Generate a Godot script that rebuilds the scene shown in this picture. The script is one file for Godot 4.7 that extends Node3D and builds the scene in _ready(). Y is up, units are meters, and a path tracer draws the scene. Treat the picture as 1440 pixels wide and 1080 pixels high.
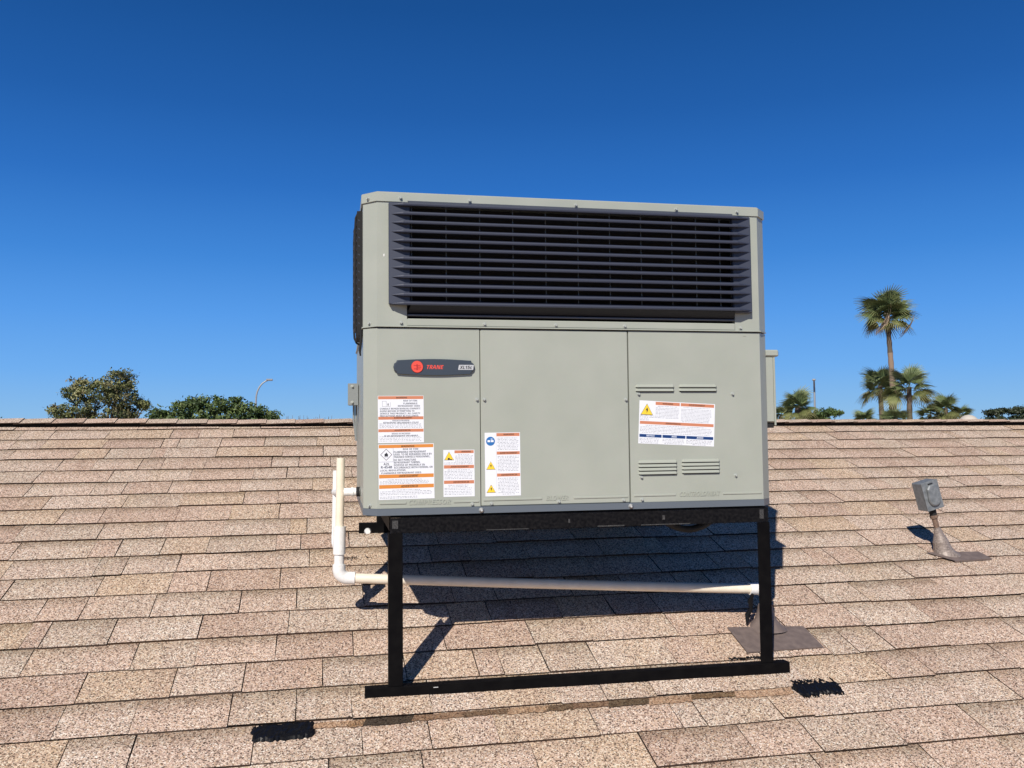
extends Node3D
# A packaged rooftop air conditioner on a black steel stand on a shingle roof, palms and trees beyond the ridge.
# Axes: x runs along the front of the unit (and the ridge), z points down the roof slope, y is up.

const Y0 := 4.6                       # height of the top of the unit above the ground
var rng := RandomNumberGenerator.new()
var xf := Transform3D.IDENTITY        # applied to every vertex that is added
var names := {}
var M := {}
var screw_mesh: ArrayMesh
# frame of the roof slope: a along the courses, s up the slope, h off the surface
var RO := Vector3(0, -1.3817 + Y0, 0)
var RQ := Vector3(0.99986832, 0, -0.01622807)
var RU := Vector3(-0.01542458, 0.31076144, -0.95036278)
var RN := Vector3(0.00504306, 0.95048794, 0.31072051)
const TONES := [Color(0.93, 0.91, 0.86), Color(0.90, 0.83, 0.77), Color(0.98, 0.96, 0.91), Color(0.91, 0.85, 0.72), Color(0.81, 0.73, 0.67), Color(0.94, 0.88, 0.82), Color(0.88, 0.87, 0.81)]
const COURSE := 0.1459
const S_TOP := 2.4015
const CAM := Vector3(-0.11156, -0.6766 + Y0, 2.45825)

# ---------------------------------------------------------------- small helpers
func numbered(parent: Node, called: String) -> String:
	var key := str(parent.get_instance_id()) + called
	var n: int = names.get(key, 0)
	names[key] = n + 1
	return called if n == 0 else "%s_%03d" % [called, n]

func thing(called: String, label: String, category: String, at := Vector3.ZERO, group := "") -> Node3D:
	var o := Node3D.new()
	o.name = numbered(self, called)
	add_child(o)
	o.position = at
	o.set_meta("label", label)
	o.set_meta("category", category)
	if group != "":
		o.set_meta("group", group)
	return o

func put(called: String, mesh: Mesh, parent: Node, m: Material = null, at := Vector3.ZERO) -> MeshInstance3D:
	var o := MeshInstance3D.new()
	o.name = numbered(parent, called)
	o.mesh = mesh
	if m:
		o.material_override = m
	o.position = at
	parent.add_child(o)
	return o

func st_new() -> SurfaceTool:
	var st := SurfaceTool.new()
	st.begin(Mesh.PRIMITIVE_TRIANGLES)
	return st

func done(called: String, st: SurfaceTool, m: Material, parent: Node) -> MeshInstance3D:
	var mesh := st.commit()
	mesh.surface_set_material(0, m)
	return put(called, mesh, parent)

func lin(r: float, g: float, b: float) -> Color:
	return Color(r, g, b).linear_to_srgb()

func mat(c: Color, rough := 0.6, metal := 0.0) -> StandardMaterial3D:
	var m := StandardMaterial3D.new()
	m.albedo_color = c
	m.roughness = rough
	m.metallic = metal
	return m

func noise_tex(freq: float, lo: Color, hi: Color, size := 512, seed_ := 1, octaves := 4) -> NoiseTexture2D:
	var n := FastNoiseLite.new()
	n.seed = seed_
	n.frequency = freq
	n.fractal_octaves = octaves
	var t := NoiseTexture2D.new()
	t.width = size
	t.height = size
	t.seamless = true
	t.noise = n
	var g := Gradient.new()
	g.set_color(0, lo)
	g.set_color(1, hi)
	t.color_ramp = g
	return t

func tri_noise(m: StandardMaterial3D, t: Texture2D, scale: float) -> void:
	m.albedo_texture = t
	m.uv1_triplanar = true
	m.uv1_world_triplanar = true
	m.uv1_scale = Vector3.ONE * scale

func vtx(st: SurfaceTool, p: Vector3, n: Vector3) -> void:
	st.set_normal((xf.basis * n).normalized())
	st.add_vertex(xf * p)

func face(st: SurfaceTool, pts: Array, center: Vector3) -> void:      # a flat convex face turned away from center
	var n: Vector3 = (pts[1] - pts[0]).cross(pts[2] - pts[0]).normalized()
	var mid := Vector3.ZERO
	for p in pts:
		mid += p
	mid /= pts.size()
	var flip: bool = n.dot(mid - center) < 0
	if flip:
		n = -n
	for i in range(1, pts.size() - 1):
		vtx(st, pts[0], n)
		vtx(st, pts[i] if flip else pts[i + 1], n)
		vtx(st, pts[i + 1] if flip else pts[i], n)

func box(st: SurfaceTool, lo: Vector3, hi: Vector3, b := 0.0) -> void:
	var c := (lo + hi) / 2
	var h := (hi - lo).abs() / 2
	b = min(b, 0.45 * min(h.x, min(h.y, h.z)))
	var P := func(sg: Vector3, axis: int) -> Vector3:
		var v := h - Vector3.ONE * b
		v[axis] = h[axis]
		return c + v * sg
	for axis in 3:
		var i := (axis + 1) % 3
		var j := (axis + 2) % 3
		for s in [-1.0, 1.0]:
			var q := []
			for t in [[-1, -1], [1, -1], [1, 1], [-1, 1]]:
				var sg := Vector3.ZERO
				sg[axis] = s
				sg[i] = t[0]
				sg[j] = t[1]
				q.append(P.call(sg, axis))
			face(st, q, c)
		if b > 0:
			for s in [-1.0, 1.0]:
				for t in [-1.0, 1.0]:
					var s0 := Vector3.ZERO
					s0[i] = s
					s0[j] = t
					s0[axis] = -1
					var s1 := s0
					s1[axis] = 1
					face(st, [P.call(s0, i), P.call(s1, i), P.call(s1, j), P.call(s0, j)], c)
	if b > 0:
		for x in [-1, 1]:
			for y in [-1, 1]:
				for z in [-1, 1]:
					var sg := Vector3(x, y, z)
					face(st, [P.call(sg, 0), P.call(sg, 1), P.call(sg, 2)], c)

func prism(st: SurfaceTool, poly: PackedVector2Array, y0: float, y1: float, b := 0.0) -> void:   # poly in x, z
	var c2 := Vector2.ZERO
	for p in poly:
		c2 += p
	c2 /= poly.size()
	var c := Vector3(c2.x, (y0 + y1) / 2, c2.y)
	var n := poly.size()
	var ins := PackedVector2Array()
	for p in poly:
		ins.append(p - (p - c2).sign() * b)
	var tris := Geometry2D.triangulate_polygon(poly)
	for k in range(0, tris.size(), 3):
		for lev in [[y0, poly], [y1, ins]]:
			var q := []
			for m in 3:
				var p: Vector2 = lev[1][tris[k + m]]
				q.append(Vector3(p.x, lev[0], p.y))
			face(st, q, c)
	# side faces: turned outwards by the polygon's own winding
	var area := 0.0
	for i in n:
		area += poly[i].cross(poly[(i + 1) % n])
	for i in n:
		var a := poly[i]
		var d := poly[(i + 1) % n]
		var out := Vector2(d.y - a.y, a.x - d.x) * signf(area)
		var ref := Vector3((a.x + d.x) / 2 - out.x, (y0 + y1) / 2, (a.y + d.y) / 2 - out.y)
		face(st, [Vector3(a.x, y0, a.y), Vector3(d.x, y0, d.y), Vector3(d.x, y1 - b, d.y), Vector3(a.x, y1 - b, a.y)], ref)
		if b > 0:
			face(st, [Vector3(a.x, y1 - b, a.y), Vector3(d.x, y1 - b, d.y), Vector3(ins[(i + 1) % n].x, y1, ins[(i + 1) % n].y), Vector3(ins[i].x, y1, ins[i].y)], ref)

func tube(st: SurfaceTool, path: Array, radii: Array, sides := 12, caps := true) -> void:
	var rings := []
	var side := Vector3.ZERO
	for i in path.size():
		var t: Vector3 = (path[min(i + 1, path.size() - 1)] - path[max(i - 1, 0)]).normalized()
		if side == Vector3.ZERO:
			side = t.cross(Vector3.UP if absf(t.y) < 0.9 else Vector3.RIGHT).normalized()
		side = (side - t * side.dot(t)).normalized()
		var up := t.cross(side)
		var ring := []
		for k in sides:
			var ang := TAU * k / sides
			ring.append(side * cos(ang) + up * sin(ang))
		rings.append(ring)
	for i in path.size() - 1:
		for k in sides:
			var k2 := (k + 1) % sides
			var n0: Vector3 = rings[i][k]
			var n1: Vector3 = rings[i][k2]
			var n2: Vector3 = rings[i + 1][k2]
			var n3: Vector3 = rings[i + 1][k]
			var p0: Vector3 = path[i] + n0 * radii[i]
			var p1: Vector3 = path[i] + n1 * radii[i]
			var p2: Vector3 = path[i + 1] + n2 * radii[i + 1]
			var p3: Vector3 = path[i + 1] + n3 * radii[i + 1]
			for v in [[p0, n0], [p2, n2], [p1, n1], [p0, n0], [p3, n3], [p2, n2]]:
				vtx(st, v[0], v[1])
	if caps:
		for e in [0, path.size() - 1]:
			var q := []
			for k in sides:
				q.append(path[e] + rings[e][k] * radii[e])
			face(st, q, path[1] if e == 0 else path[path.size() - 2])

func bar(called: String, lo: Vector3, hi: Vector3, m: Material, parent: Node, b := 0.0015) -> MeshInstance3D:
	var st := st_new()
	box(st, lo, hi, b)
	return done(called, st, m, parent)

func R(a: float, s: float, h := 0.0) -> Vector3:
	return RO + RQ * a + RU * s + RN * h

func roof_frame(a: float, s: float, h := 0.0) -> Transform3D:
	return Transform3D(Basis(RQ, RN, -RU), R(a, s, h))

func letters(st: SurfaceTool, s: String, cx: float, cy: float, z: float, high: float, wide := 0.0, slant := 0.0, weight := 700, depth := 0.0003) -> void:
	var f := SystemFont.new()
	f.font_names = PackedStringArray(["Droid Sans"])
	f.font_weight = weight
	var t := TextMesh.new()
	t.text = s
	t.font = f
	t.font_size = 32
	t.pixel_size = 0.01
	t.curve_step = 4.0
	if not M.has("cap_line"):          # where a capital stands: its foot and its height
		t.text = "H"
		var hb := t.get_aabb()
		M.cap_line = [hb.position.y, hb.size.y]
		t.text = s
	t.depth = maxf(depth * M.cap_line[1] / high, 0.001)
	var ar := t.get_mesh_arrays()
	var vs: PackedVector3Array = ar[Mesh.ARRAY_VERTEX]
	var ns: PackedVector3Array = ar[Mesh.ARRAY_NORMAL]
	var ix: PackedInt32Array = ar[Mesh.ARRAY_INDEX]
	if vs.is_empty():
		return
	var lo := vs[0]
	var hi := vs[0]
	for v in vs:
		lo = lo.min(v)
		hi = hi.max(v)
	var k: float = high / M.cap_line[1]
	var kx := wide / (hi.x - lo.x) if wide > 0 else k
	var mid := (lo + hi) / 2
	for i in ix:
		var v := vs[i] - Vector3(mid.x, M.cap_line[0], 0)
		st.set_normal((xf.basis * ns[i]).normalized())
		st.add_vertex(xf * Vector3(cx + v.x * kx + (v.y * k - high / 2) * slant, cy + v.y * k - high / 2, z + v.z * k))

# ---------------------------------------------------------------- main
func _ready() -> void:
	rng.seed = 7
	camera_and_light()
	materials()
	ground_and_house()
	air_conditioner()
	stand()
	pipes_and_boxes()
	roof_details()
	background()

func camera_and_light() -> void:
	var cam := Camera3D.new()
	cam.name = "camera"
	cam.fov = 46.55
	cam.near = 0.05
	cam.far = 2000
	cam.position = CAM
	cam.rotation = Vector3(deg_to_rad(3.278), deg_to_rad(-11.198), deg_to_rad(-0.563))
	add_child(cam)
	cam.current = true
	# a clear desert sky, pale at the horizon and deep blue overhead, the same all the way round
	var keys := [[-90.0, Color8(120, 112, 100)], [-2.0, Color8(150, 160, 165)], [0.0, Color8(154, 194, 226)], [1.5, Color8(138, 188, 234)], [4.0, Color8(113, 175, 240)], [7.5, Color8(89, 157, 234)],
		[11.0, Color8(66, 136, 217)], [15.5, Color8(46, 112, 194)], [20.0, Color8(35, 95, 171)], [26.0, Color8(26, 80, 148)], [45.0, Color8(18, 52, 98)], [90.0, Color8(15, 40, 76)]]
	var h := 512
	var im := Image.create(h * 2, h, false, Image.FORMAT_RGBF)
	for y in h:
		var e := 90.0 - 180.0 * (y + 0.5) / h
		var c: Color = keys[0][1]
		for i in keys.size() - 1:
			if e >= keys[i][0] and e <= keys[i + 1][0]:
				var t: float = (e - keys[i][0]) / (keys[i + 1][0] - keys[i][0])
				c = keys[i][1].srgb_to_linear().lerp(keys[i + 1][1].srgb_to_linear(), t)
		im.fill_rect(Rect2i(0, y, h * 2, 1), c)
	var sm := PanoramaSkyMaterial.new()
	sm.panorama = ImageTexture.create_from_image(im)
	var sky := Sky.new()
	sky.sky_material = sm
	var env := Environment.new()
	env.background_mode = Environment.BG_SKY
	env.sky = sky
	env.tonemap_mode = Environment.TONE_MAPPER_LINEAR
	env.tonemap_exposure = 1.0
	env.sdfgi_enabled = true
	env.ssao_enabled = true
	env.ssil_enabled = true
	var we := WorldEnvironment.new()
	we.name = "environment"
	we.environment = env
	add_child(we)
	var sun := DirectionalLight3D.new()
	sun.name = "sun"
	sun.light_energy = 1.6
	sun.light_color = Color(1.0, 0.975, 0.94)
	sun.light_angular_distance = 0.5
	sun.shadow_enabled = true
	var el := deg_to_rad(39.0)
	var az := deg_to_rad(28.5)
	add_child(sun)
	sun.look_at_from_position(Vector3.ZERO, Vector3(sin(az) * cos(el), -sin(el), -cos(az) * cos(el)), Vector3.UP)

func materials() -> void:
	# mineral granules: cream, pink, tan, brown and charcoal grains about 2 mm across
	var n := 1024
	var im := Image.create(n, n, false, Image.FORMAT_RGB8)
	im.fill(Color8(200, 178, 164))
	var pal := [Color8(250, 238, 226), Color8(240, 224, 209), Color8(230, 208, 193), Color8(216, 190, 174), Color8(220, 200, 177), Color8(206, 180, 164), Color8(186, 161, 147), Color8(152, 131, 119), Color8(106, 91, 83), Color8(248, 241, 231), Color8(231, 206, 188), Color8(200, 175, 160), Color8(78, 66, 61), Color8(122, 105, 95), Color8(214, 184, 154), Color8(92, 79, 72)]
	var hm := Image.create(n, n, false, Image.FORMAT_RGB8)
	hm.fill(Color(0.3, 0.3, 0.3))
	for i in 88000:
		var c: Color = pal[rng.randi() % pal.size()]
		c = c.lightened(rng.randf() * 0.08) if rng.randf() < 0.5 else c.darkened(rng.randf() * 0.1)
		var w := rng.randi_range(3, 6)
		var hgt := rng.randi_range(3, 6)
		var x := rng.randi_range(0, n)
		var y := rng.randi_range(0, n)
		im.fill_rect(Rect2i(x, y, w, hgt), c)
		var g := rng.randf_range(0.3, 1.0)
		hm.fill_rect(Rect2i(x, y, w, hgt), Color(g, g, g))
	hm.bump_map_to_normal_map(2.2)
	var gran := ImageTexture.create_from_image(im)
	var gnor := ImageTexture.create_from_image(hm)
	var s := mat(Color.WHITE, 0.92)
	s.albedo_texture = gran
	s.normal_enabled = true
	s.normal_texture = gnor
	s.normal_scale = 0.55
	s.vertex_color_use_as_albedo = true
	s.metallic_specular = 0.3
	M.shingle = s
	M.asphalt = mat(lin(0.035, 0.027, 0.023), 0.95)
	M.vent_black = mat(lin(0.0035, 0.003, 0.003), 0.95)
	M.vent_black.metallic_specular = 0.1
	# painted sheet steel
	M.paint = mat(Color.WHITE, 0.42)
	tri_noise(M.paint, noise_tex(0.012, lin(0.340, 0.360, 0.306), lin(0.378, 0.394, 0.338), 512, 5, 5), 0.9)
	var wave := FastNoiseLite.new()
	wave.seed = 61
	wave.frequency = 0.006
	wave.fractal_octaves = 2
	var wt := NoiseTexture2D.new()
	wt.width = 512
	wt.height = 512
	wt.seamless = true
	wt.noise = wave
	wt.as_normal_map = true
	wt.bump_strength = 6.0
	M.paint.normal_enabled = true
	M.paint.normal_texture = wt
	M.paint.normal_scale = 0.10
	M.pan = mat(lin(0.115, 0.135, 0.158), 0.4)  # cabinet paint made darker and bluer: shade on the pan put into its colour
	M.inside = mat(lin(0.012, 0.012, 0.013), 0.9)
	M.coil_filler = mat(lin(0.02, 0.02, 0.022), 0.7)
	M.grille = mat(lin(0.035, 0.042, 0.068), 0.5)
	M.grille_end = mat(lin(0.042, 0.049, 0.074), 0.55)
	M.screw = mat(lin(0.40, 0.42, 0.39), 0.35)
	M.zinc = mat(lin(0.62, 0.62, 0.60), 0.4, 0.3)
	M.black = mat(Color.WHITE, 0.6)
	tri_noise(M.black, noise_tex(0.02, lin(0.0025, 0.0022, 0.0028), lin(0.0065, 0.006, 0.006), 512, 9, 5), 2.0)
	M.black.metallic_specular = 0.18
	M.rail = mat(Color.WHITE, 0.45)
	tri_noise(M.rail, noise_tex(0.03, lin(0.003, 0.003, 0.004), lin(0.017, 0.016, 0.016), 512, 12, 5), 5.0)
	M.rail.metallic_specular = 0.2
	M.worn = mat(Color.WHITE, 0.6)
	tri_noise(M.worn, noise_tex(0.06, lin(0.008, 0.008, 0.008), lin(0.11, 0.105, 0.10), 256, 44, 5), 14.0)
	M.pvc = mat(Color.WHITE, 0.45)
	tri_noise(M.pvc, noise_tex(0.02, lin(0.76, 0.67, 0.52), lin(0.86, 0.78, 0.64), 256, 33, 4), 4.0)
	M.pvc_white = mat(Color.WHITE, 0.4)
	tri_noise(M.pvc_white, noise_tex(0.04, lin(0.74, 0.73, 0.69), lin(0.88, 0.88, 0.86), 256, 34, 5), 6.0)
	M.box_grey = mat(lin(0.22, 0.235, 0.23), 0.5)
	M.galv = mat(Color.WHITE, 0.55, 0.25)
	tri_noise(M.galv, noise_tex(0.03, lin(0.14, 0.155, 0.165), lin(0.26, 0.275, 0.285), 256, 21), 6.0)
	M.rust = mat(Color.WHITE, 0.85)
	tri_noise(M.rust, noise_tex(0.05, lin(0.09, 0.060, 0.045), lin(0.34, 0.22, 0.155), 256, 22), 8.0)
	M.flash = mat(Color.WHITE, 0.6, 0.1)
	tri_noise(M.flash, noise_tex(0.02, lin(0.13, 0.10, 0.09), lin(0.24, 0.185, 0.16), 512, 23, 5), 3.0)
	M.lead = mat(Color.WHITE, 0.5, 0.15)
	tri_noise(M.lead, noise_tex(0.06, lin(0.10, 0.08, 0.07), lin(0.52, 0.43, 0.37), 256, 24, 5), 7.0)
	M.tar = mat(Color.WHITE, 0.42)
	M.tar.metallic_specular = 0.35
	tri_noise(M.tar, noise_tex(0.06, lin(0.001, 0.001, 0.002), lin(0.013, 0.013, 0.015), 256, 25, 5), 16.0)
	M.stucco = mat(Color.WHITE, 0.9)
	tri_noise(M.stucco, noise_tex(0.05, lin(0.45, 0.37, 0.28), lin(0.55, 0.46, 0.36), 256, 26), 1.0)
	M.sand = mat(Color.WHITE, 0.95)
	tri_noise(M.sand, noise_tex(0.02, lin(0.24, 0.18, 0.13), lin(0.36, 0.28, 0.21), 512, 27, 5), 0.05)
	M.bark = mat(Color.WHITE, 0.9)
	tri_noise(M.bark, noise_tex(0.05, lin(0.10, 0.07, 0.05), lin(0.22, 0.16, 0.12), 256, 28, 4), 0.8)
	M.palm_bark = mat(Color.WHITE, 0.9)
	M.palm_bark.vertex_color_use_as_albedo = true
	M.leaf = mat(Color.WHITE, 0.6)
	M.leaf.vertex_color_use_as_albedo = true
	M.leaf.backlight_enabled = true
	M.leaf.backlight = Color(0.25, 0.3, 0.12)
	M.pole = mat(lin(0.34, 0.35, 0.36), 0.5, 0.3)
	M.white = mat(lin(0.80, 0.80, 0.78), 0.5)

# ---------------------------------------------------------------- ground, house, roof
func ridge_s(a: float) -> float:
	return 2.423 - 0.0185 * a

func tile(st: SurfaceTool, a0: float, a1: float, k: int, tone: Color, band: float, butt: float, skew: float, drop: float) -> void:
	var s0 := S_TOP - COURSE * k - drop + 0.0045 * sin(a0 * 1.7 + k * 1.3) + 0.0018 * sin(a0 * 6.3 + k * 2.1)
	var s0b := S_TOP - COURSE * k - drop + 0.0045 * sin(a1 * 1.7 + k * 1.3) + 0.0018 * sin(a1 * 6.3 + k * 2.1)
	var s1 := minf(S_TOP - COURSE * (k - 1) + 0.018, ridge_s(a0) + 0.035)
	var top := 0.0030
	var u0 := rng.randf()
	var v0 := rng.randf()
	var edge := Color(0.085, 0.068, 0.06)
	var rows := [0.0, 0.50, 0.83, 1.0]
	var put_v := func(p: Vector3, n: Vector3, uv: Vector2, c: Color) -> void:
		st.set_normal(n)
		st.set_uv(uv)
		st.set_color(c)
		st.add_vertex(p)
	var at := func(f: float, e: int) -> Vector3:
		var sa := lerpf(s0 if e == 0 else s0b, s1, f)
		var aa := (a0 if e == 0 else a1) + skew * f
		return R(aa, sa, lerpf(butt, top, f))
	var nn := (RN + RU * ((butt - top) / (s1 - s0))).normalized()
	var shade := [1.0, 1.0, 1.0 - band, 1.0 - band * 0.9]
	# the mix of granules drifts between pink, buff and grey along one piece
	var cols := [0.0, rng.randf_range(0.2, 0.4), rng.randf_range(0.5, 0.7), 1.0]
	var mixes := []
	for c in 4:
		mixes.append(tone.lerp(TONES[rng.randi() % TONES.size()], rng.randf() * 0.6))
	for i in 3:
		for c in 3:
			var q := []
			var cs := []
			for v in [[i, c], [i, c + 1], [i + 1, c + 1], [i + 1, c]]:
				var l: Vector3 = at.call(rows[v[0]], 0)
				var r: Vector3 = at.call(rows[v[0]], 1)
				q.append(l.lerp(r, cols[v[1]]))
				var m: Color = mixes[v[1]]
				var g: float = shade[v[0]]
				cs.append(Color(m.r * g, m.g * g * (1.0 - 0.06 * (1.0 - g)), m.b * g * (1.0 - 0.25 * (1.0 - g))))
			for j in [0, 2, 1, 0, 3, 2]:
				var p: Vector3 = q[j]
				var d := p - RO
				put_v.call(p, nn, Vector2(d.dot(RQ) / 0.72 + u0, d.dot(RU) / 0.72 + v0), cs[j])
	# cut edges show the black asphalt core
	var low := 0.0025
	var b0 := R(a0, s0, low)
	var b1 := R(a1, s0b, low)
	var c0: Vector3 = at.call(0.0, 0)
	var c1: Vector3 = at.call(0.0, 1)
	for p in [b0, c1, b1, b0, c0, c1]:
		put_v.call(p, -RU, Vector2(u0, v0), edge)
	for e in [0, 1]:
		var f0: Vector3 = at.call(0.0, e)
		var f1: Vector3 = at.call(1.0, e)
		var g0 := b0 if e == 0 else b1
		var g1 := R((a0 if e == 0 else a1) + skew, s1, 0.0)
		var nrm := -RQ if e == 0 else RQ
		var seq := [g0, g1, f1, g0, f1, f0] if e == 0 else [g0, f1, g1, g0, f0, f1]
		for p in seq:
			put_v.call(p, nrm, Vector2(u0, v0), edge)

func ground_and_house() -> void:
	var g := PlaneMesh.new()
	g.size = Vector2(1800, 1800)
	var gr := put("ground", g, self, M.sand, Vector3(0, 0, -200))
	gr.set_meta("kind", "structure")
	gr.set_meta("label", "sandy desert ground hidden beyond the roof")
	var house := thing("house", "low house with a tan asphalt shingle roof under the air conditioner", "house")
	var A0 := -6.0
	var A1 := 9.0
	var EAVE := -3.0
	# walls
	var wz0: float = R(0, EAVE).z - 0.45
	var ey: float = R(0, EAVE).y - 0.12
	var ridge_z: float = R(0, ridge_s(0)).z
	var wz1 := ridge_z - (wz0 - ridge_z)
	for w in [[A0 + 0.4, A1 - 0.4, wz0 - 0.2, wz0], [A0 + 0.4, A1 - 0.4, wz1, wz1 + 0.2], [A0 + 0.4, A0 + 0.6, wz1 + 0.2, wz0 - 0.2], [A1 - 0.6, A1 - 0.4, wz1 + 0.2, wz0 - 0.2]]:
		bar("wall", Vector3(w[0], 0, w[2]), Vector3(w[1], ey, w[3]), M.stucco, house, 0.0)
	# decks of the two slopes
	var st := st_new()
	var q := [R(A0, EAVE, -0.02), R(A1, EAVE, -0.02), R(A1, ridge_s(A1) + 0.05, 0.0), R(A0, ridge_s(A0) + 0.05, 0.0)]
	var dn := RN * 0.1
	var c: Vector3 = (q[0] + q[2]) / 2 - dn / 2
	face(st, [R(A0, EAVE, 0), R(A1, EAVE, 0), R(A1, ridge_s(A1) + 0.06, 0), R(A0, ridge_s(A0) + 0.06, 0)], c - RN)
	face(st, [R(A0, EAVE, -0.1), R(A1, EAVE, -0.1), R(A1, ridge_s(A1) + 0.03, -0.1), R(A0, ridge_s(A0) + 0.03, -0.1)], c + RN)
	face(st, [R(A0, EAVE, 0), R(A1, EAVE, 0), R(A1, EAVE, -0.1), R(A0, EAVE, -0.1)], c)
	var deck := done("roof_slope", st, M.asphalt, house)
	st = st_new()
	var back := []
	for e in [[A0, 0.062], [A1, 0.062]]:
		var top: Vector3 = R(e[0], ridge_s(e[0]) + e[1], 0.004)
		back.append(top)
		back.append(top + Vector3(0, -0.3267 * 5.0, -5.0))
	face(st, [back[0], back[2], back[3], back[1]], Vector3(1, -10, 0))
	done("back_slope", st, M.flash, house)
	# shingles, course by course
	var all := []
	var view := Basis.from_euler(Vector3(deg_to_rad(3.278), deg_to_rad(-11.198), deg_to_rad(-0.563)))
	for k in range(0, 38):
		var a := A0 - rng.randf() * 0.3
		var last_tone := -1
		while a < A1:
			var w := rng.randf_range(0.12, 0.30)
			if rng.randf() < 0.10:
				w = rng.randf_range(0.05, 0.10)
			var mid := R(a + w / 2, S_TOP - COURSE * (k - 0.5))
			var p := view.inverse() * (mid - CAM)
			var seen := p.z < -0.3 and absf(p.x / -p.z) < 0.62 and absf(p.y / -p.z) < 0.47
			var t := rng.randi() % 7
			if t == last_tone:
				t = (t + 1) % 7
			last_tone = t
			all.append({"a0": a, "a1": a + w, "k": k, "t": t, "d": (mid - CAM).length() if seen else 99.0 + k, "gap": rng.randf_range(0.0018, 0.0036) if rng.randf() < 0.75 else 0.0006})
			a += w
	var tones := TONES
	var order := all.duplicate()
	order.sort_custom(func(x, y): return x.d < y.d)
	var rest := st_new()
	for i in order.size():
		var o = order[i]
		var tone: Color = tones[o.t] * rng.randf_range(0.98, 1.08)
		tone.a = 1.0
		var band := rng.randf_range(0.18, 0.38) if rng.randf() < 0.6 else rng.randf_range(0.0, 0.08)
		var butt := rng.randf_range(0.0068, 0.0100)
		var drop := rng.randf_range(-0.003, 0.004) 
		if i < 300:
			var one := st_new()
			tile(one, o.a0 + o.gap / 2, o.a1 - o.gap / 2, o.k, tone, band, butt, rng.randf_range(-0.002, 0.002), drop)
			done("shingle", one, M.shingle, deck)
		else:
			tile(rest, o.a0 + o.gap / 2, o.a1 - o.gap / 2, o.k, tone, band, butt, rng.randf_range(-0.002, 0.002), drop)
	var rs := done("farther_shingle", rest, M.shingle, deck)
	rs.set_meta("kind", "stuff")
	# ridge: a black vent strip under a row of cap shingles
	st = st_new()
	var n := 30
	for i in n:
		var a := lerpf(A0, A1, float(i) / n)
		var b := lerpf(A0, A1, float(i + 1) / n)
		var cc := R((a + b) / 2, ridge_s((a + b) / 2) + 0.08, -0.1)
		face(st, [R(a, ridge_s(a), 0.002), R(b, ridge_s(b), 0.002), R(b, ridge_s(b) + 0.004, 0.021), R(a, ridge_s(a) + 0.004, 0.021)], cc)
		face(st, [R(a, ridge_s(a) + 0.004, 0.021), R(b, ridge_s(b) + 0.004, 0.021), R(b, ridge_s(b) + 0.045, 0.017), R(a, ridge_s(a) + 0.045, 0.017)], cc)
	var vent := done("ridge_vent", st, M.vent_black, house)
	var a := A0
	while a < A1 - 0.1:
		var cap := st_new()
		var tone: Color = tones[rng.randi() % 7] * rng.randf_range(0.98, 1.08)
		tone.a = 1.0
		ridge_cap(cap, a, minf(a + 0.172, A1), tone)
		done("ridge_shingle", cap, M.shingle, vent)
		a += 0.146

func ridge_cap(st: SurfaceTool, a0: float, a1: float, tone: Color) -> void:
	var u0 := rng.randf()
	var rows := []
	for e in [0, 1]:
		var a := a0 if e == 0 else a1
		var lift := 0.000 if e == 0 else 0.005          # the right end of each cap laps over the next one
		var wv := 0.0025 * sin(a * 2.3) + 0.0015 * sin(a * 5.1 + 1.0)
		var wide := 0.088 - 0.0060 * (a + 1.7)
		wide = clampf(wide, 0.050, 0.095)
		var s := ridge_s(a)
		var row := []
		for m in 4:
			var f := m / 3.0
			row.append([R(a, s + 0.001 + wide * f, 0.0245 + lift + wv - 0.004 * f * f), (RN + RU * 0.1 * f).normalized()])
		var apex: Vector3 = row[3][0]
		for m in 3:
			var f := (m + 1) / 3.0
			row.append([apex + Vector3(0, -0.03 * f, -0.1 * f), Vector3(0, 0.95, -0.31)])
		rows.append(row)
	var emit := func(p: Vector3, nn: Vector3, uv: Vector2, c: Color) -> void:
		st.set_normal(nn)
		st.set_uv(uv)
		st.set_color(c)
		st.add_vertex(p)
	for m in 6:
		var q := [rows[0][m], rows[1][m], rows[1][m + 1], rows[0][m + 1]]
		for j in [0, 2, 1, 0, 3, 2]:
			var p: Vector3 = q[j][0]
			var uv := Vector2((p.x) / 0.72 + u0, m * 0.05 + (0.05 if j > 1 else 0.0))
			emit.call(p, q[j][1], uv, tone)
	# thickness along the near edge and at the lapping end
	var edge := Color(0.12, 0.10, 0.09)
	var th := RN * 0.0045
	var e0: Vector3 = rows[0][0][0]
	var e1: Vector3 = rows[1][0][0]
	for p in [e0 - th, e1, e1 - th, e0 - th, e0, e1]:
		emit.call(p, -RU, Vector2(u0, 0), edge)
	for m in 6:
		var p0: Vector3 = rows[1][m][0]
		var p1: Vector3 = rows[1][m + 1][0]
		for p in [p0, p1, p1 - th, p0, p1 - th, p0 - th]:
			emit.call(p, RQ, Vector2(u0, 0), edge)

# ---------------------------------------------------------------- the unit
func screw(parent: Node, x: float, y: float, z: float, turn := 0.0) -> void:
	if screw_mesh == null:
		var st := st_new()
		tube(st, [Vector3(0, 0, -0.002), Vector3(0, 0, 0.0014)], [0.0058, 0.0054], 14)
		tube(st, [Vector3(0, 0, 0.0014), Vector3(0, 0, 0.0062), Vector3(0, 0, 0.0068)], [0.0037, 0.0037, 0.0030], 6)
		screw_mesh = st.commit()
		screw_mesh.surface_set_material(0, M.screw)
	var o := put("screw", screw_mesh, parent, null, Vector3(x, y, z))
	o.rotation = Vector3(0, turn, rng.randf() * TAU)

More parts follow.
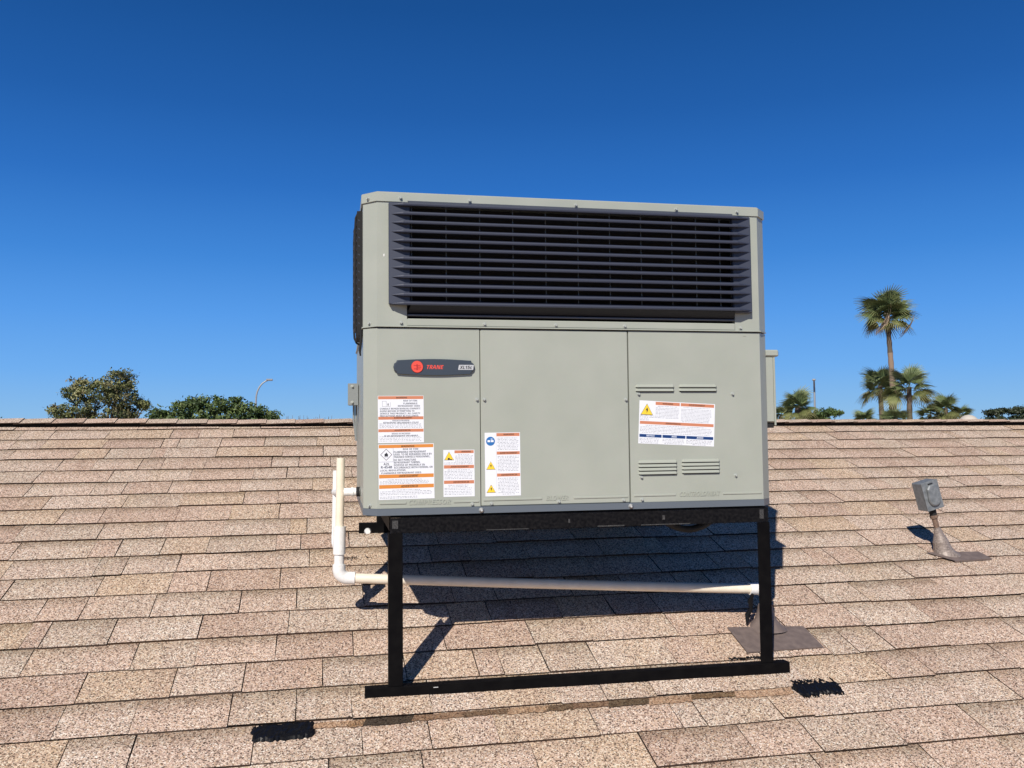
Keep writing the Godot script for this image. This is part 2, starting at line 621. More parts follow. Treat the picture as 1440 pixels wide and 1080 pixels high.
func loft_slat(st: SurfaceTool, y: float, x0: float, x1: float, xa: float, xb: float) -> void:
	# section in (z, y): a rounded front lip and a blade running back and up
	var sec := [Vector2(0.0300, -0.0046), Vector2(0.0335, -0.0034), Vector2(0.0345, 0.0002), Vector2(0.0330, 0.0036), Vector2(0.0290, 0.0048), Vector2(-0.004, 0.0150), Vector2(-0.004, 0.0130), Vector2(0.026, 0.001)]
	var tip := []
	for p in sec:
		tip.append(Vector2(minf(p.x, 0.0204), clampf(p.y, -0.0006, 0.0006)))
	var stations := [[x0, tip], [xa, sec], [xb, sec], [x1, tip]]
	for i in 3:
		for k in sec.size():
			var k2 := (k + 1) % sec.size()
			var pa: Vector2 = stations[i][1][k]
			var pb: Vector2 = stations[i][1][k2]
			var pc: Vector2 = stations[i + 1][1][k2]
			var pd: Vector2 = stations[i + 1][1][k]
			var xl: float = stations[i][0]
			var xr: float = stations[i + 1][0]
			var ctr := Vector3((xl + xr) / 2, y + 0.0022, 0.0305) if k < 4 or k == 7 else Vector3((xl + xr) / 2, y + 0.0067, 0.012)
			for f in [[Vector3(xl, y + pa.y, pa.x), Vector3(xr, y + pd.y, pd.x), Vector3(xr, y + pc.y, pc.x)], [Vector3(xl, y + pa.y, pa.x), Vector3(xr, y + pc.y, pc.x), Vector3(xl, y + pb.y, pb.x)]]:
				if (f[1] - f[0]).cross(f[2] - f[0]).length() > 1e-12:
					face(st, f, ctr)

func vent_hood(w: float) -> ArrayMesh:
	# a pressed louvre: a rounded hood with the slot under it
	var st := st_new()
	var secs := [[0.0, 0.0], [0.006, 1.0], [w - 0.006, 1.0], [w, 0.0]]
	var prof := [Vector2(0.0, 0.0095), Vector2(0.0035, 0.0080), Vector2(0.0062, 0.0045), Vector2(0.0070, 0.0010), Vector2(0.0064, 0.0004)]
	for i in 3:
		for k in prof.size() - 1:
			var l: float = secs[i][1]
			var r: float = secs[i + 1][1]
			var q := [Vector3(secs[i][0], lerpf(0.002, prof[k].y, l), prof[k].x * l), Vector3(secs[i + 1][0], lerpf(0.002, prof[k].y, r), prof[k].x * r), Vector3(secs[i + 1][0], lerpf(0.002, prof[k + 1].y, r), prof[k + 1].x * r), Vector3(secs[i][0], lerpf(0.002, prof[k + 1].y, l), prof[k + 1].x * l)]
			if l == 0.0:
				face(st, [q[0], q[1], q[2]], Vector3(w / 2, 0.0, -0.02))
			elif r == 0.0:
				face(st, [q[0], q[1], q[3]], Vector3(w / 2, 0.0, -0.02))
			else:
				face(st, q, Vector3(w / 2, 0.0, -0.02))
	var mesh := st.commit()
	st = st_new()
	box(st, Vector3(0.004, -0.0022, -0.001), Vector3(w - 0.004, 0.0020, 0.0006))
	mesh = st.commit(mesh)
	mesh.surface_set_material(0, M.paint)
	mesh.surface_set_material(1, M.inside)
	return mesh

func air_conditioner() -> void:
	var ac := thing("air_conditioner", "large grey green packaged air conditioner on the black steel stand", "air conditioner", Vector3(0, Y0, 0))
	var D := -0.82
	# cap with bevelled corners
	var st := st_new()
	prism(st, PackedVector2Array([Vector2(-0.0415, -0.036), Vector2(-0.0025, 0.0035), Vector2(1.1325, 0.0035), Vector2(1.1715, -0.036), Vector2(1.1715, D - 0.004), Vector2(-0.0415, D - 0.004)]), -0.0275, 0.0, 0.003)
	var cap := done("top_cap", st, M.paint, ac)
	for x in [0.0642, 0.2576, 0.5664, 0.8724, 1.064]:
		screw(cap, x, -0.0175, 0.0035)
	screw(cap, -0.0230, -0.0178, -0.0170, -PI / 4)
	screw(cap, 1.1718, -0.017, -0.075, PI / 2)
	# upper section: corner posts, strip under the grille, side and back sheets
	st = st_new()
	prism(st, PackedVector2Array([Vector2(-0.037, -0.037), Vector2(0.0, 0.0), Vector2(0.0815, 0.0), Vector2(0.0815, -0.022), Vector2(0.01, -0.022), Vector2(-0.030, -0.062), Vector2(-0.037, -0.062)]), -0.373, -0.028)
	var lp := done("corner_post", st, M.paint, ac)
	screw(lp, 0.0652, -0.3647, 0.0)
	screw(lp, -0.0190, -0.3655, -0.0195, -PI / 4)
	var mark := bar("paint_chip", Vector3(0.0175, -0.1815, -0.001), Vector3(0.0205, -0.1740, 0.0007), M.white, lp, 0.0004)
	mark.set_meta("label", "small white chip in the paint")
	st = st_new()
	prism(st, PackedVector2Array([Vector2(1.052, 0.0), Vector2(1.13, 0.0), Vector2(1.167, -0.037), Vector2(1.167, -0.062), Vector2(1.16, -0.062), Vector2(1.12, -0.022), Vector2(1.052, -0.022)]), -0.373, -0.028)
	var rp := done("corner_post", st, M.paint, ac)
	screw(rp, 1.0685, -0.369 + 0.003, 0.0)
	st = st_new()
	box(st, Vector3(0.0818, -0.373, -0.030), Vector3(1.0517, -0.3525, 0.0022), 0.002)
	var strip := done("grille_sill", st, M.paint, ac)
	for x in [0.2974, 0.5028, 0.7083]:
		screw(strip, x, -0.366, 0.0022)
	# drip lip that throws the dark line above the lower panels
	st = st_new()
	prism(st, PackedVector2Array([Vector2(-0.0405, -0.0385), Vector2(-0.0014, 0.0048), Vector2(1.1314, 0.0048), Vector2(1.1705, -0.0385), Vector2(1.1705, D), Vector2(-0.0405, D)]), -0.3762, -0.3731)
	done("drip_lip", st, M.paint, ac)
	for x in [[-0.037, -0.028], [1.158, 1.167]]:
		bar("upper_side_panel", Vector3(x[0], -0.373, D), Vector3(x[1], -0.028, -0.0625), M.paint, ac, 0.0)
		bar("lower_side_panel", Vector3(x[0] + 0.001, -0.8728, D), Vector3(x[1] - 0.001, -0.3765, -0.0625), M.paint, ac, 0.0)
	bar("back_panel", Vector3(-0.0275, -0.8728, D), Vector3(1.1575, -0.028, D + 0.01), M.paint, ac, 0.0)
	bar("coil_filler", Vector3(-0.020, -0.870, -0.80), Vector3(1.150, -0.029, -0.060), M.coil_filler, ac, 0.0)  # solid dark filler added to block light inside; its front serves as the coil
	# coil guard on the front: end plates, flanges, slats and thin upright rods
	var gr := Node3D.new()
	gr.name = "front_grille"
	ac.add_child(gr)
	bar("end_plate", Vector3(0.0310, -0.3165, 0.0015), Vector3(0.0895, -0.0330, 0.0200), M.grille_end, gr, 0.0025)
	bar("end_plate", Vector3(1.0410, -0.3225, 0.0015), Vector3(1.0990, -0.0355, 0.0200), M.grille_end, gr, 0.0025)
	st = st_new()
	var c := Vector3(0.56, -0.03, 0.005)
	face(st, [Vector3(0.0823, -0.0220, 0.001), Vector3(1.0512, -0.0220, 0.001), Vector3(1.0405, -0.0385, 0.026), Vector3(0.0900, -0.0385, 0.026)], Vector3(0.56, -0.06, -0.02))
	done("top_flange", st, M.grille, gr)
	st = st_new()
	face(st, [Vector3(0.0823, -0.3400, -0.006), Vector3(1.0512, -0.3430, -0.006), Vector3(1.0405, -0.3205, 0.030), Vector3(0.0900, -0.3175, 0.030)], Vector3(0.56, -0.3, 0.0))
	box(st, Vector3(0.0823, -0.3450, -0.010), Vector3(1.0512, -0.3400, -0.006))
	done("bottom_flange", st, mat(lin(0.006, 0.008, 0.014), 0.7), gr)
	bar("lower_ledge", Vector3(0.0830, -0.3455, -0.005), Vector3(1.0505, -0.3405, 0.004), mat(lin(0.10, 0.11, 0.13), 0.5), gr, 0.001)
	for i in 12:
		st = st_new()
		loft_slat(st, -0.0405 - 0.02495 * i + rng.randf_range(-0.0006, 0.0006), 0.038, 1.095, 0.070, 1.052)
		done("slat", st, M.grille, gr)
	for x in [0.094, 0.19, 0.285, 0.38, 0.475, 0.57, 0.665, 0.76, 0.855, 0.93, 1.005]:
		st = st_new()
		tube(st, [Vector3(x, -0.325, 0.0085), Vector3(x, -0.036, 0.0085)], [0.0014, 0.0014], 6)
		done("support_rod", st, M.galv, gr)
	# coil guard on the left side
	var lg := Node3D.new()
	lg.name = "side_grille"
	ac.add_child(lg)
	bar("backing", Vector3(-0.0525, -0.392, -0.270), Vector3(-0.0375, -0.036, -0.085), M.inside, lg, 0.0)
	for zz in [-0.088, -0.268]:
		st = st_new()
		tube(st, [Vector3(-0.040, -0.400, zz), Vector3(-0.050, -0.394, zz), Vector3(-0.056, -0.380, zz), Vector3(-0.0575, -0.350, zz), Vector3(-0.0575, -0.085, zz), Vector3(-0.056, -0.056, zz), Vector3(-0.050, -0.042, zz), Vector3(-0.040, -0.036, zz)], [0.003, 0.003, 0.003, 0.003, 0.003, 0.003, 0.003, 0.003], 8)
		done("frame", st, M.inside, lg)
	for i in 13:
		st = st_new()
		var y := -0.062 - 0.0245 * i
		var path := []
		var rad := []
		for k in 9:
			var t := k / 8.0
			path.append(Vector3(-0.046 - 0.0125 * sin(PI * t), y - 0.012 * sin(PI * t), lerpf(-0.085, -0.270, t)))
			rad.append(0.0032)
		tube(st, path, rad, 6)
		done("slat", st, M.grille, lg)
	st = st_new()
	tube(st, [Vector3(-0.041, -0.376, -0.07), Vector3(-0.042, -0.41, -0.072), Vector3(-0.045, -0.435, -0.075), Vector3(-0.043, -0.45, -0.078)], [0.003, 0.0035, 0.0035, 0.002], 8)
	done("lead_wire", st, M.inside, ac)
	# lower panels
	var zp := -0.0015
	st = st_new()
	prism(st, PackedVector2Array([Vector2(-0.0365, -0.0375), Vector2(0.0, zp), Vector2(0.2832, zp), Vector2(0.2832, -0.02), Vector2(0.01, -0.02), Vector2(-0.030, -0.062), Vector2(-0.0365, -0.062)]), -0.8726, -0.3795)
	var p1 := done("compressor_panel", st, M.paint, ac)
	st = st_new()
	box(st, Vector3(0.2858, -0.8726, -0.02), Vector3(0.7174, -0.3795, zp), 0.0022)
	var p2 := done("blower_panel", st, M.paint, ac)
	st = st_new()
	prism(st, PackedVector2Array([Vector2(0.7199, zp), Vector2(1.13, zp), Vector2(1.1665, -0.0375), Vector2(1.1665, -0.062), Vector2(1.16, -0.062), Vector2(1.12, -0.02), Vector2(0.7199, -0.02)]), -0.8726, -0.3795)
	var p3 := done("control_panel", st, M.paint, ac)
	bar("panel_frame", Vector3(-0.01, -0.8720, -0.034), Vector3(1.14, -0.3770, -0.0215), M.inside, ac, 0.0)
	for s in [[p1, 0.2746, -0.5769], [p1, 0.2595, -0.8660], [p2, 0.2957, -0.5769], [p2, 0.7088, -0.5777], [p2, 0.3134, -0.8660], [p2, 0.5066, -0.8650], [p2, 0.6973, -0.8655], [p3, 0.7528, -0.8650], [p3, 0.7478, -0.5614], [p3, 1.0386, -0.5616], [p3, 0.7519, -0.8010], [p3, 1.0426, -0.8012]]:
		screw(s[0], s[1], s[2], zp)
	screw(p1, -0.0190, -0.8650, -0.0195, -PI / 4)
	bar("rib", Vector3(1.077, -0.3895, zp - 0.001), Vector3(1.0865, -0.3878, zp + 0.0012), M.paint, p3, 0.0005)
	# pressed ribs and words along the bottom
	for e in [[p1, 0.006, 0.078, 0.208, 0.279, "COMPRESSOR", 0.143, 0.116, -0.8585], [p2, 0.2915, 0.458, 0.550, 0.711, "BLOWER", 0.503, 0.064, -0.8555], [p3, 0.7290, 0.856, 1.002, 1.124, "CONTROLS/HEAT", 0.930, 0.124, -0.8535]]:
		for r in [[e[1], e[2]], [e[3], e[4]]]:
			bar("rib", Vector3(r[0], e[8] - 0.0030, zp - 0.002), Vector3(r[1], e[8] + 0.0030, zp + 0.0022), M.paint, e[0], 0.0020)
		st = st_new()
		letters(st, e[5], e[6], e[8] + 0.0012, zp + 0.0005, 0.0135, e[7], 0.18, 700, 0.0022)
		done("embossed_lettering", st, M.paint, e[0])
	var hood := vent_hood(0.121)
	for v in [[0.7375, -0.5430, 2, 0.0112], [0.8700, -0.5425, 2, 0.0112], [0.7420, -0.7620, 4, 0.0106], [0.8740, -0.7605, 4, 0.0106]]:
		for i in v[2]:
			put("vent_louver", hood, p3, null, Vector3(v[0], v[1] - v[3] * i, zp))
	# base pan
	st = st_new()
	prism(st, PackedVector2Array([Vector2(-0.0375, -0.0385), Vector2(-0.0005, 0.001), Vector2(1.1305, 0.001), Vector2(1.1675, -0.0385), Vector2(1.1675, D), Vector2(-0.0375, D)]), -0.8915, -0.8732)
	var pan := done("base_pan", st, M.pan, ac)
	for x in [0.2852, 0.7183]:
		st = st_new()
		tube(st, [Vector3(x, -0.8835, 0.0005), Vector3(x, -0.8835, 0.004), Vector3(x, -0.8835, 0.0062)], [0.0075, 0.0066, 0.003], 12)
		done("bolt", st, M.zinc, pan)
	badge(ac)
	stickers(ac)

func badge(ac: Node3D) -> void:
	var x0 := 0.0435
	var x1 := 0.2683
	var cy := -0.4871
	var cx := (x0 + x1) / 2
	var outline := []
	# a lozenge with gently bowed long sides and round ends
	for i in 13:
		var f := i / 12.0
		outline.append(Vector2(lerpf(x0 + 0.010, x1 - 0.010, f), 0.0187 + 0.0040 * sin(PI * f)))
	for i in 5:
		var an := deg_to_rad(90.0 - 45.0 * i)
		outline.append(Vector2(x1 - 0.008 + 0.008 * cos(an), 0.0135 * sin(an)))
	for i in 13:
		var f := 1.0 - i / 12.0
		outline.append(Vector2(lerpf(x0 + 0.010, x1 - 0.010, f), -0.0187 - 0.0040 * sin(PI * f)))
	for i in 5:
		var an := deg_to_rad(270.0 - 45.0 * i)
		outline.append(Vector2(x0 + 0.008 + 0.008 * cos(an), 0.0135 * sin(an)))
	var st := st_new()
	var c := Vector3(cx, cy, 0.0)
	var n := outline.size()
	for i in n:
		var a: Vector2 = outline[i]
		var b: Vector2 = outline[(i + 1) % n]
		if a.distance_to(b) < 1e-5:
			continue
		var ca := Vector2(cx, 0)
		var ai := a.lerp(ca, 0.03)
		var bi := b.lerp(ca, 0.03)
		face(st, [Vector3(a.x, cy + a.y, -0.001), Vector3(b.x, cy + b.y, -0.001), Vector3(b.x, cy + b.y, 0.0045), Vector3(a.x, cy + a.y, 0.0045)], c)
		face(st, [Vector3(a.x, cy + a.y, 0.0045), Vector3(b.x, cy + b.y, 0.0045), Vector3(bi.x, cy + bi.y, 0.0062), Vector3(ai.x, cy + ai.y, 0.0062)], c)
		face(st, [Vector3(ai.x, cy + ai.y, 0.0062), Vector3(bi.x, cy + bi.y, 0.0062), Vector3(cx, cy, 0.0064)], c - Vector3(0, 0, 0.05))
	var b := done("badge", st, mat(lin(0.046, 0.058, 0.074), 0.35), ac)
	b.set_meta("label", "dark blue grey badge with red emblem and lettering")
	var red := mat(lin(0.78, 0.085, 0.055), 0.4)
	st = st_new()
	tube(st, [Vector3(0.1085, cy + 0.0006, 0.0055), Vector3(0.1085, cy + 0.0006, 0.0078), Vector3(0.1085, cy + 0.0006, 0.0086)], [0.0166, 0.0166, 0.0156], 28)
	done("emblem", st, red, b)
	var dk := mat(lin(0.36, 0.02, 0.02), 0.5)
	st = st_new()
	for r in [[0.0985, 0.1175, 0.0036, 0.0050], [0.1080, 0.1195, -0.0012, 0.0006], [0.0990, 0.1175, -0.0060, -0.0044]]:
		box(st, Vector3(r[0], cy + r[2], 0.0080), Vector3(r[1], cy + r[3], 0.0089))
	box(st, Vector3(0.1065, cy - 0.0090, 0.0080), Vector3(0.1095, cy + 0.0080, 0.0088))
	done("emblem_mark", st, dk, b)
	st = st_new()
	letters(st, "TRANE", 0.1572, cy + 0.0002, 0.0064, 0.0108, 0.046, 0.25, 700, 0.0008)
	done("lettering", st, red, b)
	st = st_new()
	face(st, [Vector3(0.2215, cy - 0.0072, 0.0070), Vector3(0.2640, cy - 0.0072, 0.0070), Vector3(0.2660, cy + 0.0066, 0.0070), Vector3(0.2245, cy + 0.0066, 0.0070)], c - Vector3(0, 0, 0.05))
	done("model_plate", st, mat(lin(0.50, 0.51, 0.52), 0.4), b)
	st = st_new()
	letters(st, "XL15c", 0.2440, cy - 0.0003, 0.0073, 0.0088, 0.0335, 0.2, 700, 0.0004)
	done("lettering", st, mat(lin(0.02, 0.02, 0.025), 0.5), b)

func fine_print(im: Image, x0: int, x1: int, y: int, ink: Color, tall := 2, centred := false) -> void:
	var x := x0
	if centred:
		var cut := rng.randi_range(6, (x1 - x0) / 4)
		x += cut
		x1 -= cut
	while x < x1 - 4:
		var w := rng.randi_range(4, 16)
		w = mini(w, x1 - x)
		for i in range(x, x + w):
			if rng.randf() < 0.82:
				im.fill_rect(Rect2i(i, y, 1, tall), ink.lerp(Color.WHITE, rng.randf() * 0.35))
		x += w + rng.randi_range(3, 4)

func sticker(ac: Node3D, called: String, x0: float, y1: float, x1: float, y0: float, turn: float, draw: Callable, label: String) -> MeshInstance3D:
	var w := x1 - x0
	var h := y1 - y0
	var im := Image.create(int(w * 2000), int(h * 2000), false, Image.FORMAT_RGB8)
	im.fill(Color8(244, 246, 250))
	draw.call(im)
	var m := mat(Color.WHITE, 0.35)
	m.albedo_texture = ImageTexture.create_from_image(im)
	m.texture_repeat = false
	m.albedo_color = Color(0.93, 0.93, 0.93)
	var st := st_new()
	var hw := w / 2
	var hh := h / 2
	# a thin sheet with its printed face outward
	for v in [[-1, -1], [1, 1], [1, -1], [-1, -1], [-1, 1], [1, 1]]:
		st.set_normal(Vector3(0, 0, 1))
		st.set_uv(Vector2((v[0] + 1) / 2.0, (1 - v[1]) / 2.0))
		st.add_vertex(Vector3(v[0] * hw, v[1] * hh, 0.0004))
	for e in [[Vector3(-hw, -hh, 0), Vector3(hw, -hh, 0)], [Vector3(hw, -hh, 0), Vector3(hw, hh, 0)], [Vector3(hw, hh, 0), Vector3(-hw, hh, 0)], [Vector3(-hw, hh, 0), Vector3(-hw, -hh, 0)]]:
		st.set_uv(Vector2(0.01, 0.01))
		face(st, [e[0], e[1], e[1] + Vector3(0, 0, 0.0004), e[0] + Vector3(0, 0, 0.0004)], Vector3.ZERO)
	var o := done(called, st, m, ac)
	o.position = Vector3((x0 + x1) / 2, (y0 + y1) / 2, -0.0014)
	o.rotation.z = turn
	o.set_meta("label", label)
	return o

func words(o: Node3D, list: Array, ink: Color) -> void:
	# list: text, centre x, centre y, height, width
	var st := st_new()
	for t in list:
		letters(st, t[0], t[1], t[2], 0.00045, t[3], t[4], t[5] if t.size() > 5 else 0.0, 700, 0.0002)
	done("lettering", st, mat(ink, 0.5), o)

func triangle(o: Node3D, x: float, y: float, r: float) -> void:
	var st := st_new()
	var c := Vector3(x, y, -0.1)
	var p := func(k: float, z: float) -> Array:
		return [Vector3(x - r * k, y - r * 0.8 * k, z), Vector3(x + r * k, y - r * 0.8 * k, z), Vector3(x, y + r * 0.95 * k, z)]
	face(st, p.call(1.0, 0.0007), c)
	done("warning_sign", st, mat(lin(0.05, 0.045, 0.03), 0.5), o)
	st = st_new()
	face(st, p.call(0.9, 0.0009), c)
	done("warning_sign", st, mat(lin(0.86, 0.60, 0.04), 0.5), o)

func bolt_mark(o: Node3D, x: float, y: float, r: float) -> void:
	var st := st_new()
	var c := Vector3(x, y, -0.1)
	for q in [[Vector2(0.05, 0.5), Vector2(-0.25, -0.1), Vector2(0.0, 0.0)], [Vector2(0.05, 0.5), Vector2(0.0, 0.0), Vector2(0.2, 0.05)], [Vector2(-0.05, 0.02), Vector2(0.22, 0.05), Vector2(-0.02, -0.6)]]:
		var f := []
		for v in q:
			f.append(Vector3(x + v.x * r, y + v.y * r, 0.0011))
		face(st, f, c)
	done("pictogram", st, mat(lin(0.03, 0.03, 0.03), 0.5), o)

func stickers(ac: Node3D) -> void:
	var ink := Color8(70, 74, 88)
	var orange := Color8(214, 138, 102)
	var amber := Color8(228, 146, 66)
	var dark := lin(0.05, 0.03, 0.02)
	var text_ink := lin(0.055, 0.06, 0.09)
	# 1: upper left
	var s := sticker(ac, "warning_sticker", 0.0018, -0.5657, 0.1268, -0.6945, 0.006, func(im: Image):
		var w := im.get_width()
		im.fill_rect(Rect2i(2, 2, w - 4, 17), orange)
		im.fill_rect(Rect2i(2, 114, w - 4, 16), orange)
		im.fill_rect(Rect2i(2, 182, w - 4, 16), orange)
		for r in [Rect2i(24, 29, 22, 1), Rect2i(24, 58, 44, 1), Rect2i(24, 29, 1, 30), Rect2i(45, 29, 1, 30), Rect2i(67, 36, 1, 23)]:
			im.fill_rect(r, ink)
		im.fill_rect(Rect2i(54, 40, 3, 16), Color8(30, 30, 40))
		im.fill_rect(Rect2i(52, 46, 7, 3), Color8(30, 30, 40))
		for y in [152, 159, 166, 173]:
			fine_print(im, 8, w - 10, y, ink)
		for y in [222, 230, 238, 246]:
			fine_print(im, 8, w - 14, y, ink), "white and orange warning sticker with a small box pictogram")
	words(s, [["WARNING", 0.002, 0.0592, 0.0046, 0.030], ["AVERTISSEMENT", 0.006, 0.0040, 0.0044, 0.050], ["ADVERTENCIA", 0.004, -0.0302, 0.0044, 0.044]], dark)
	words(s, [["RISK OF FIRE", 0.026, 0.0505, 0.0042, 0.038], ["FLAMMABLE", 0.026, 0.0430, 0.0048, 0.038], ["REFRIGERANT USED", 0.022, 0.0362, 0.0046, 0.060], ["CONSULT REPAIR MANUAL/OWNER'S", -0.002, 0.0290, 0.0046, 0.110], ["GUIDE BEFORE ATTEMPTING TO", -0.010, 0.0224, 0.0046, 0.094], ["SERVICE THIS PRODUCT. ALL SAFETY", -0.002, 0.0158, 0.0046, 0.110], ["PRECAUTIONS MUST BE FOLLOWED.", -0.004, 0.0092, 0.0046, 0.106], ["RISQUE D'INCENDIE", 0.000, -0.0035, 0.0036, 0.046], ["RÉFRIGÉRANT INFLAMMABLE UTILISÉ", 0.0, -0.0092, 0.0040, 0.096], ["RIESGO DE INCENDIO", 0.0, -0.0392, 0.0038, 0.050], ["SE USA REFRIGERANTE INFLAMABLE", 0.0, -0.0450, 0.0040, 0.092]], text_ink)
	# 2: large, lower left
	s = sticker(ac, "warning_sticker", 0.0032, -0.6978, 0.1548, -0.8482, 0.010, func(im: Image):
		var w := im.get_width()
		im.fill_rect(Rect2i(3, 3, w - 6, 18), amber)
		im.fill_rect(Rect2i(3, 164, w - 6, 20), amber)
		im.fill_rect(Rect2i(3, 220, w - 6, 20), amber)
		im.fill_rect(Rect2i(80, 22, 1, 74), ink)
		im.fill_rect(Rect2i(3, 95, 78, 1), ink)
		for y in [192, 199, 206, 213]:
			fine_print(im, 8, w - 30, y, ink, 2, y == 192)
		for y in [248, 256, 264, 272, 284, 291]:
			fine_print(im, 8, w - 12 if y < 284 else w - 90, y, ink, 2, y == 248), "large white warning sticker with a red and white flame diamond")
	words(s, [["WARNING", 0.004, 0.0689, 0.0052, 0.036], ["AVERTISSEMENT", 0.006, -0.0118, 0.0060, 0.052, 0.2], ["ADVERTENCIA", 0.008, -0.0398, 0.0060, 0.046, 0.2]], dark)
	words(s, [["RISK OF FIRE", 0.012, 0.0610, 0.0044, 0.042], ["FLAMMABLE REFRIGERANT", 0.010, 0.0536, 0.0052, 0.088], ["USED. TO BE REPAIRED ONLY BY", 0.018, 0.0468, 0.0052, 0.104], ["TRAINED SERVICE PERSONNEL.", 0.016, 0.0400, 0.0052, 0.100], ["DO NOT PUNCTURE", -0.004, 0.0318, 0.0052, 0.060], ["REFRIGERANT TUBING.", 0.002, 0.0250, 0.0052, 0.072], ["DISPOSE OF PROPERLY IN", 0.008, 0.0178, 0.0052, 0.084], ["ACCORDANCE WITH FEDERAL OR", 0.019, 0.0110, 0.0052, 0.106], ["LOCAL REGULATIONS.", -0.036, 0.0040, 0.0048, 0.070], ["FLAMMABLE REFRIGERANT USED", -0.014, -0.0032, 0.0046, 0.108], ["A2L", -0.054, 0.0215, 0.0066, 0.016], ["R-454B", -0.054, 0.0130, 0.0066, 0.030]], text_ink)
	var st := st_new()
	var dc := Vector3(-0.0545, 0.0470, 0.0)
	for r in [[0.0160, 0.0144]]:
		var o4 := [Vector3(1, 0, 0), Vector3(0, 1, 0), Vector3(-1, 0, 0), Vector3(0, -1, 0)]
		for i in 4:
			var p0: Vector3 = o4[i]
			var p1: Vector3 = o4[(i + 1) % 4]
			face(st, [dc + p0 * r[0] + Vector3(0, 0, 0.0007), dc + p1 * r[0] + Vector3(0, 0, 0.0007), dc + p1 * r[1] + Vector3(0, 0, 0.0007), dc + p0 * r[1] + Vector3(0, 0, 0.0007)], Vector3(0, 0, -1))
	done("diamond_border", st, mat(lin(0.10, 0.07, 0.08), 0.5), s)
	st = st_new()
	var fl := [Vector2(-0.0042, -0.004), Vector2(0.0042, -0.004), Vector2(0.005, 0.0005), Vector2(0.0025, 0.0035), Vector2(0.0005, 0.0062), Vector2(-0.002, 0.003), Vector2(-0.005, 0.001)]
	var ff := []
	for p in fl:
		ff.append(dc + Vector3(p.x, p.y, 0.0008))
	for i in ff.size():
		face(st, [dc + Vector3(0, 0, 0.0008), ff[i], ff[(i + 1) % ff.size()]], Vector3(0, 0, -1))
	box(st, dc + Vector3(-0.005, -0.0062, 0.0004), dc + Vector3(0.005, -0.0052, 0.0008))
	done("flame_pictogram", st, mat(lin(0.02, 0.02, 0.025), 0.5), s)
	# 3: small, right of the large one
	s = sticker(ac, "warning_sticker", 0.1802, -0.7157, 0.2670, -0.8446, 0.0, func(im: Image):
		var w := im.get_width()
		im.fill_rect(Rect2i(62, 3, w - 66, 16), orange)
		im.fill_rect(Rect2i(3, 84, w - 6, 18), orange)
		im.fill_rect(Rect2i(3, 168, w - 6, 18), orange)
		for y in [26, 33, 40, 48, 55, 62]:
			fine_print(im, 66, w - 8, y, ink, 2, y == 26)
		for y in [70, 77]:
			fine_print(im, 6, w - 10, y, ink)
		for y in [109, 117, 125, 133, 141, 149, 157]:
			fine_print(im, 6, w - 10, y, ink, 2, y == 109)
		for y in [193, 201, 209, 217, 227, 235, 243]:
			fine_print(im, 6, w - 12, y, ink, 2, y == 193 or y == 201), "narrow white warning sticker with one yellow triangle")
	words(s, [["WARNING", 0.020, 0.0594, 0.0044, 0.026], ["AVERTISSEMENT", 0.002, 0.0180, 0.0046, 0.050], ["ADVERTENCIA", 0.006, -0.0242, 0.0046, 0.044]], dark)
	triangle(s, -0.0275, 0.0470, 0.0135)
	var mk := st_new()
	box(mk, Vector3(-0.0310, 0.0370, 0.0008), Vector3(-0.0255, 0.0425, 0.0012))
	box(mk, Vector3(-0.0245, 0.0370, 0.0008), Vector3(-0.0200, 0.0395, 0.0012))
	done("pictogram", mk, mat(lin(0.03, 0.03, 0.03), 0.5), s)
	# 4: on the blower panel
	s = sticker(ac, "warning_sticker", 0.2966, -0.6690, 0.3972, -0.8455, 0.006, func(im: Image):
		var w := im.get_width()
		im.fill_rect(Rect2i(67, 3, w - 70, 18), orange)
		im.fill_rect(Rect2i(67, 106, w - 70, 17), orange)
		im.fill_rect(Rect2i(67, 228, w - 70, 17), orange)
		im.fill_rect(Rect2i(64, 3, 1, im.get_height() - 6), Color8(190, 194, 204))
		for b in [[30, 98], [132, 220], [254, 344]]:
			var y: int = b[0]
			while y < b[1]:
				fine_print(im, 72, w - 10, y, ink, 2, rng.randf() < 0.3)
				y += 8, "tall white warning sticker with a blue disc and two yellow triangles")
	words(s, [["WARNING", 0.018, 0.0828, 0.0046, 0.030], ["AVERTISSEMENT", 0.017, 0.0310, 0.0046, 0.050], ["ADVERTENCIA", 0.018, -0.0298, 0.0046, 0.046]], dark)
	st = st_new()
	tube(st, [Vector3(-0.034, 0.0645, 0.0004), Vector3(-0.034, 0.0645, 0.0008)], [0.0125, 0.0125], 24)
	done("blue_disc", st, mat(lin(0.02, 0.15, 0.42), 0.5), s)
	st = st_new()
	for bx in [[-0.0425, -0.0350, 0.0620, 0.0675], [-0.0330, -0.0255, 0.0620, 0.0675], [-0.0335, -0.0280, 0.0695, 0.0715]]:
		box(st, Vector3(bx[0], bx[2], 0.0006), Vector3(bx[1], bx[3], 0.0011))
	done("pictogram", st, mat(lin(0.8, 0.82, 0.85), 0.5), s)
	for y in [-0.0040, -0.0680]:
		triangle(s, -0.034, y, 0.0130)
		bolt_mark(s, -0.034, y, 0.010)
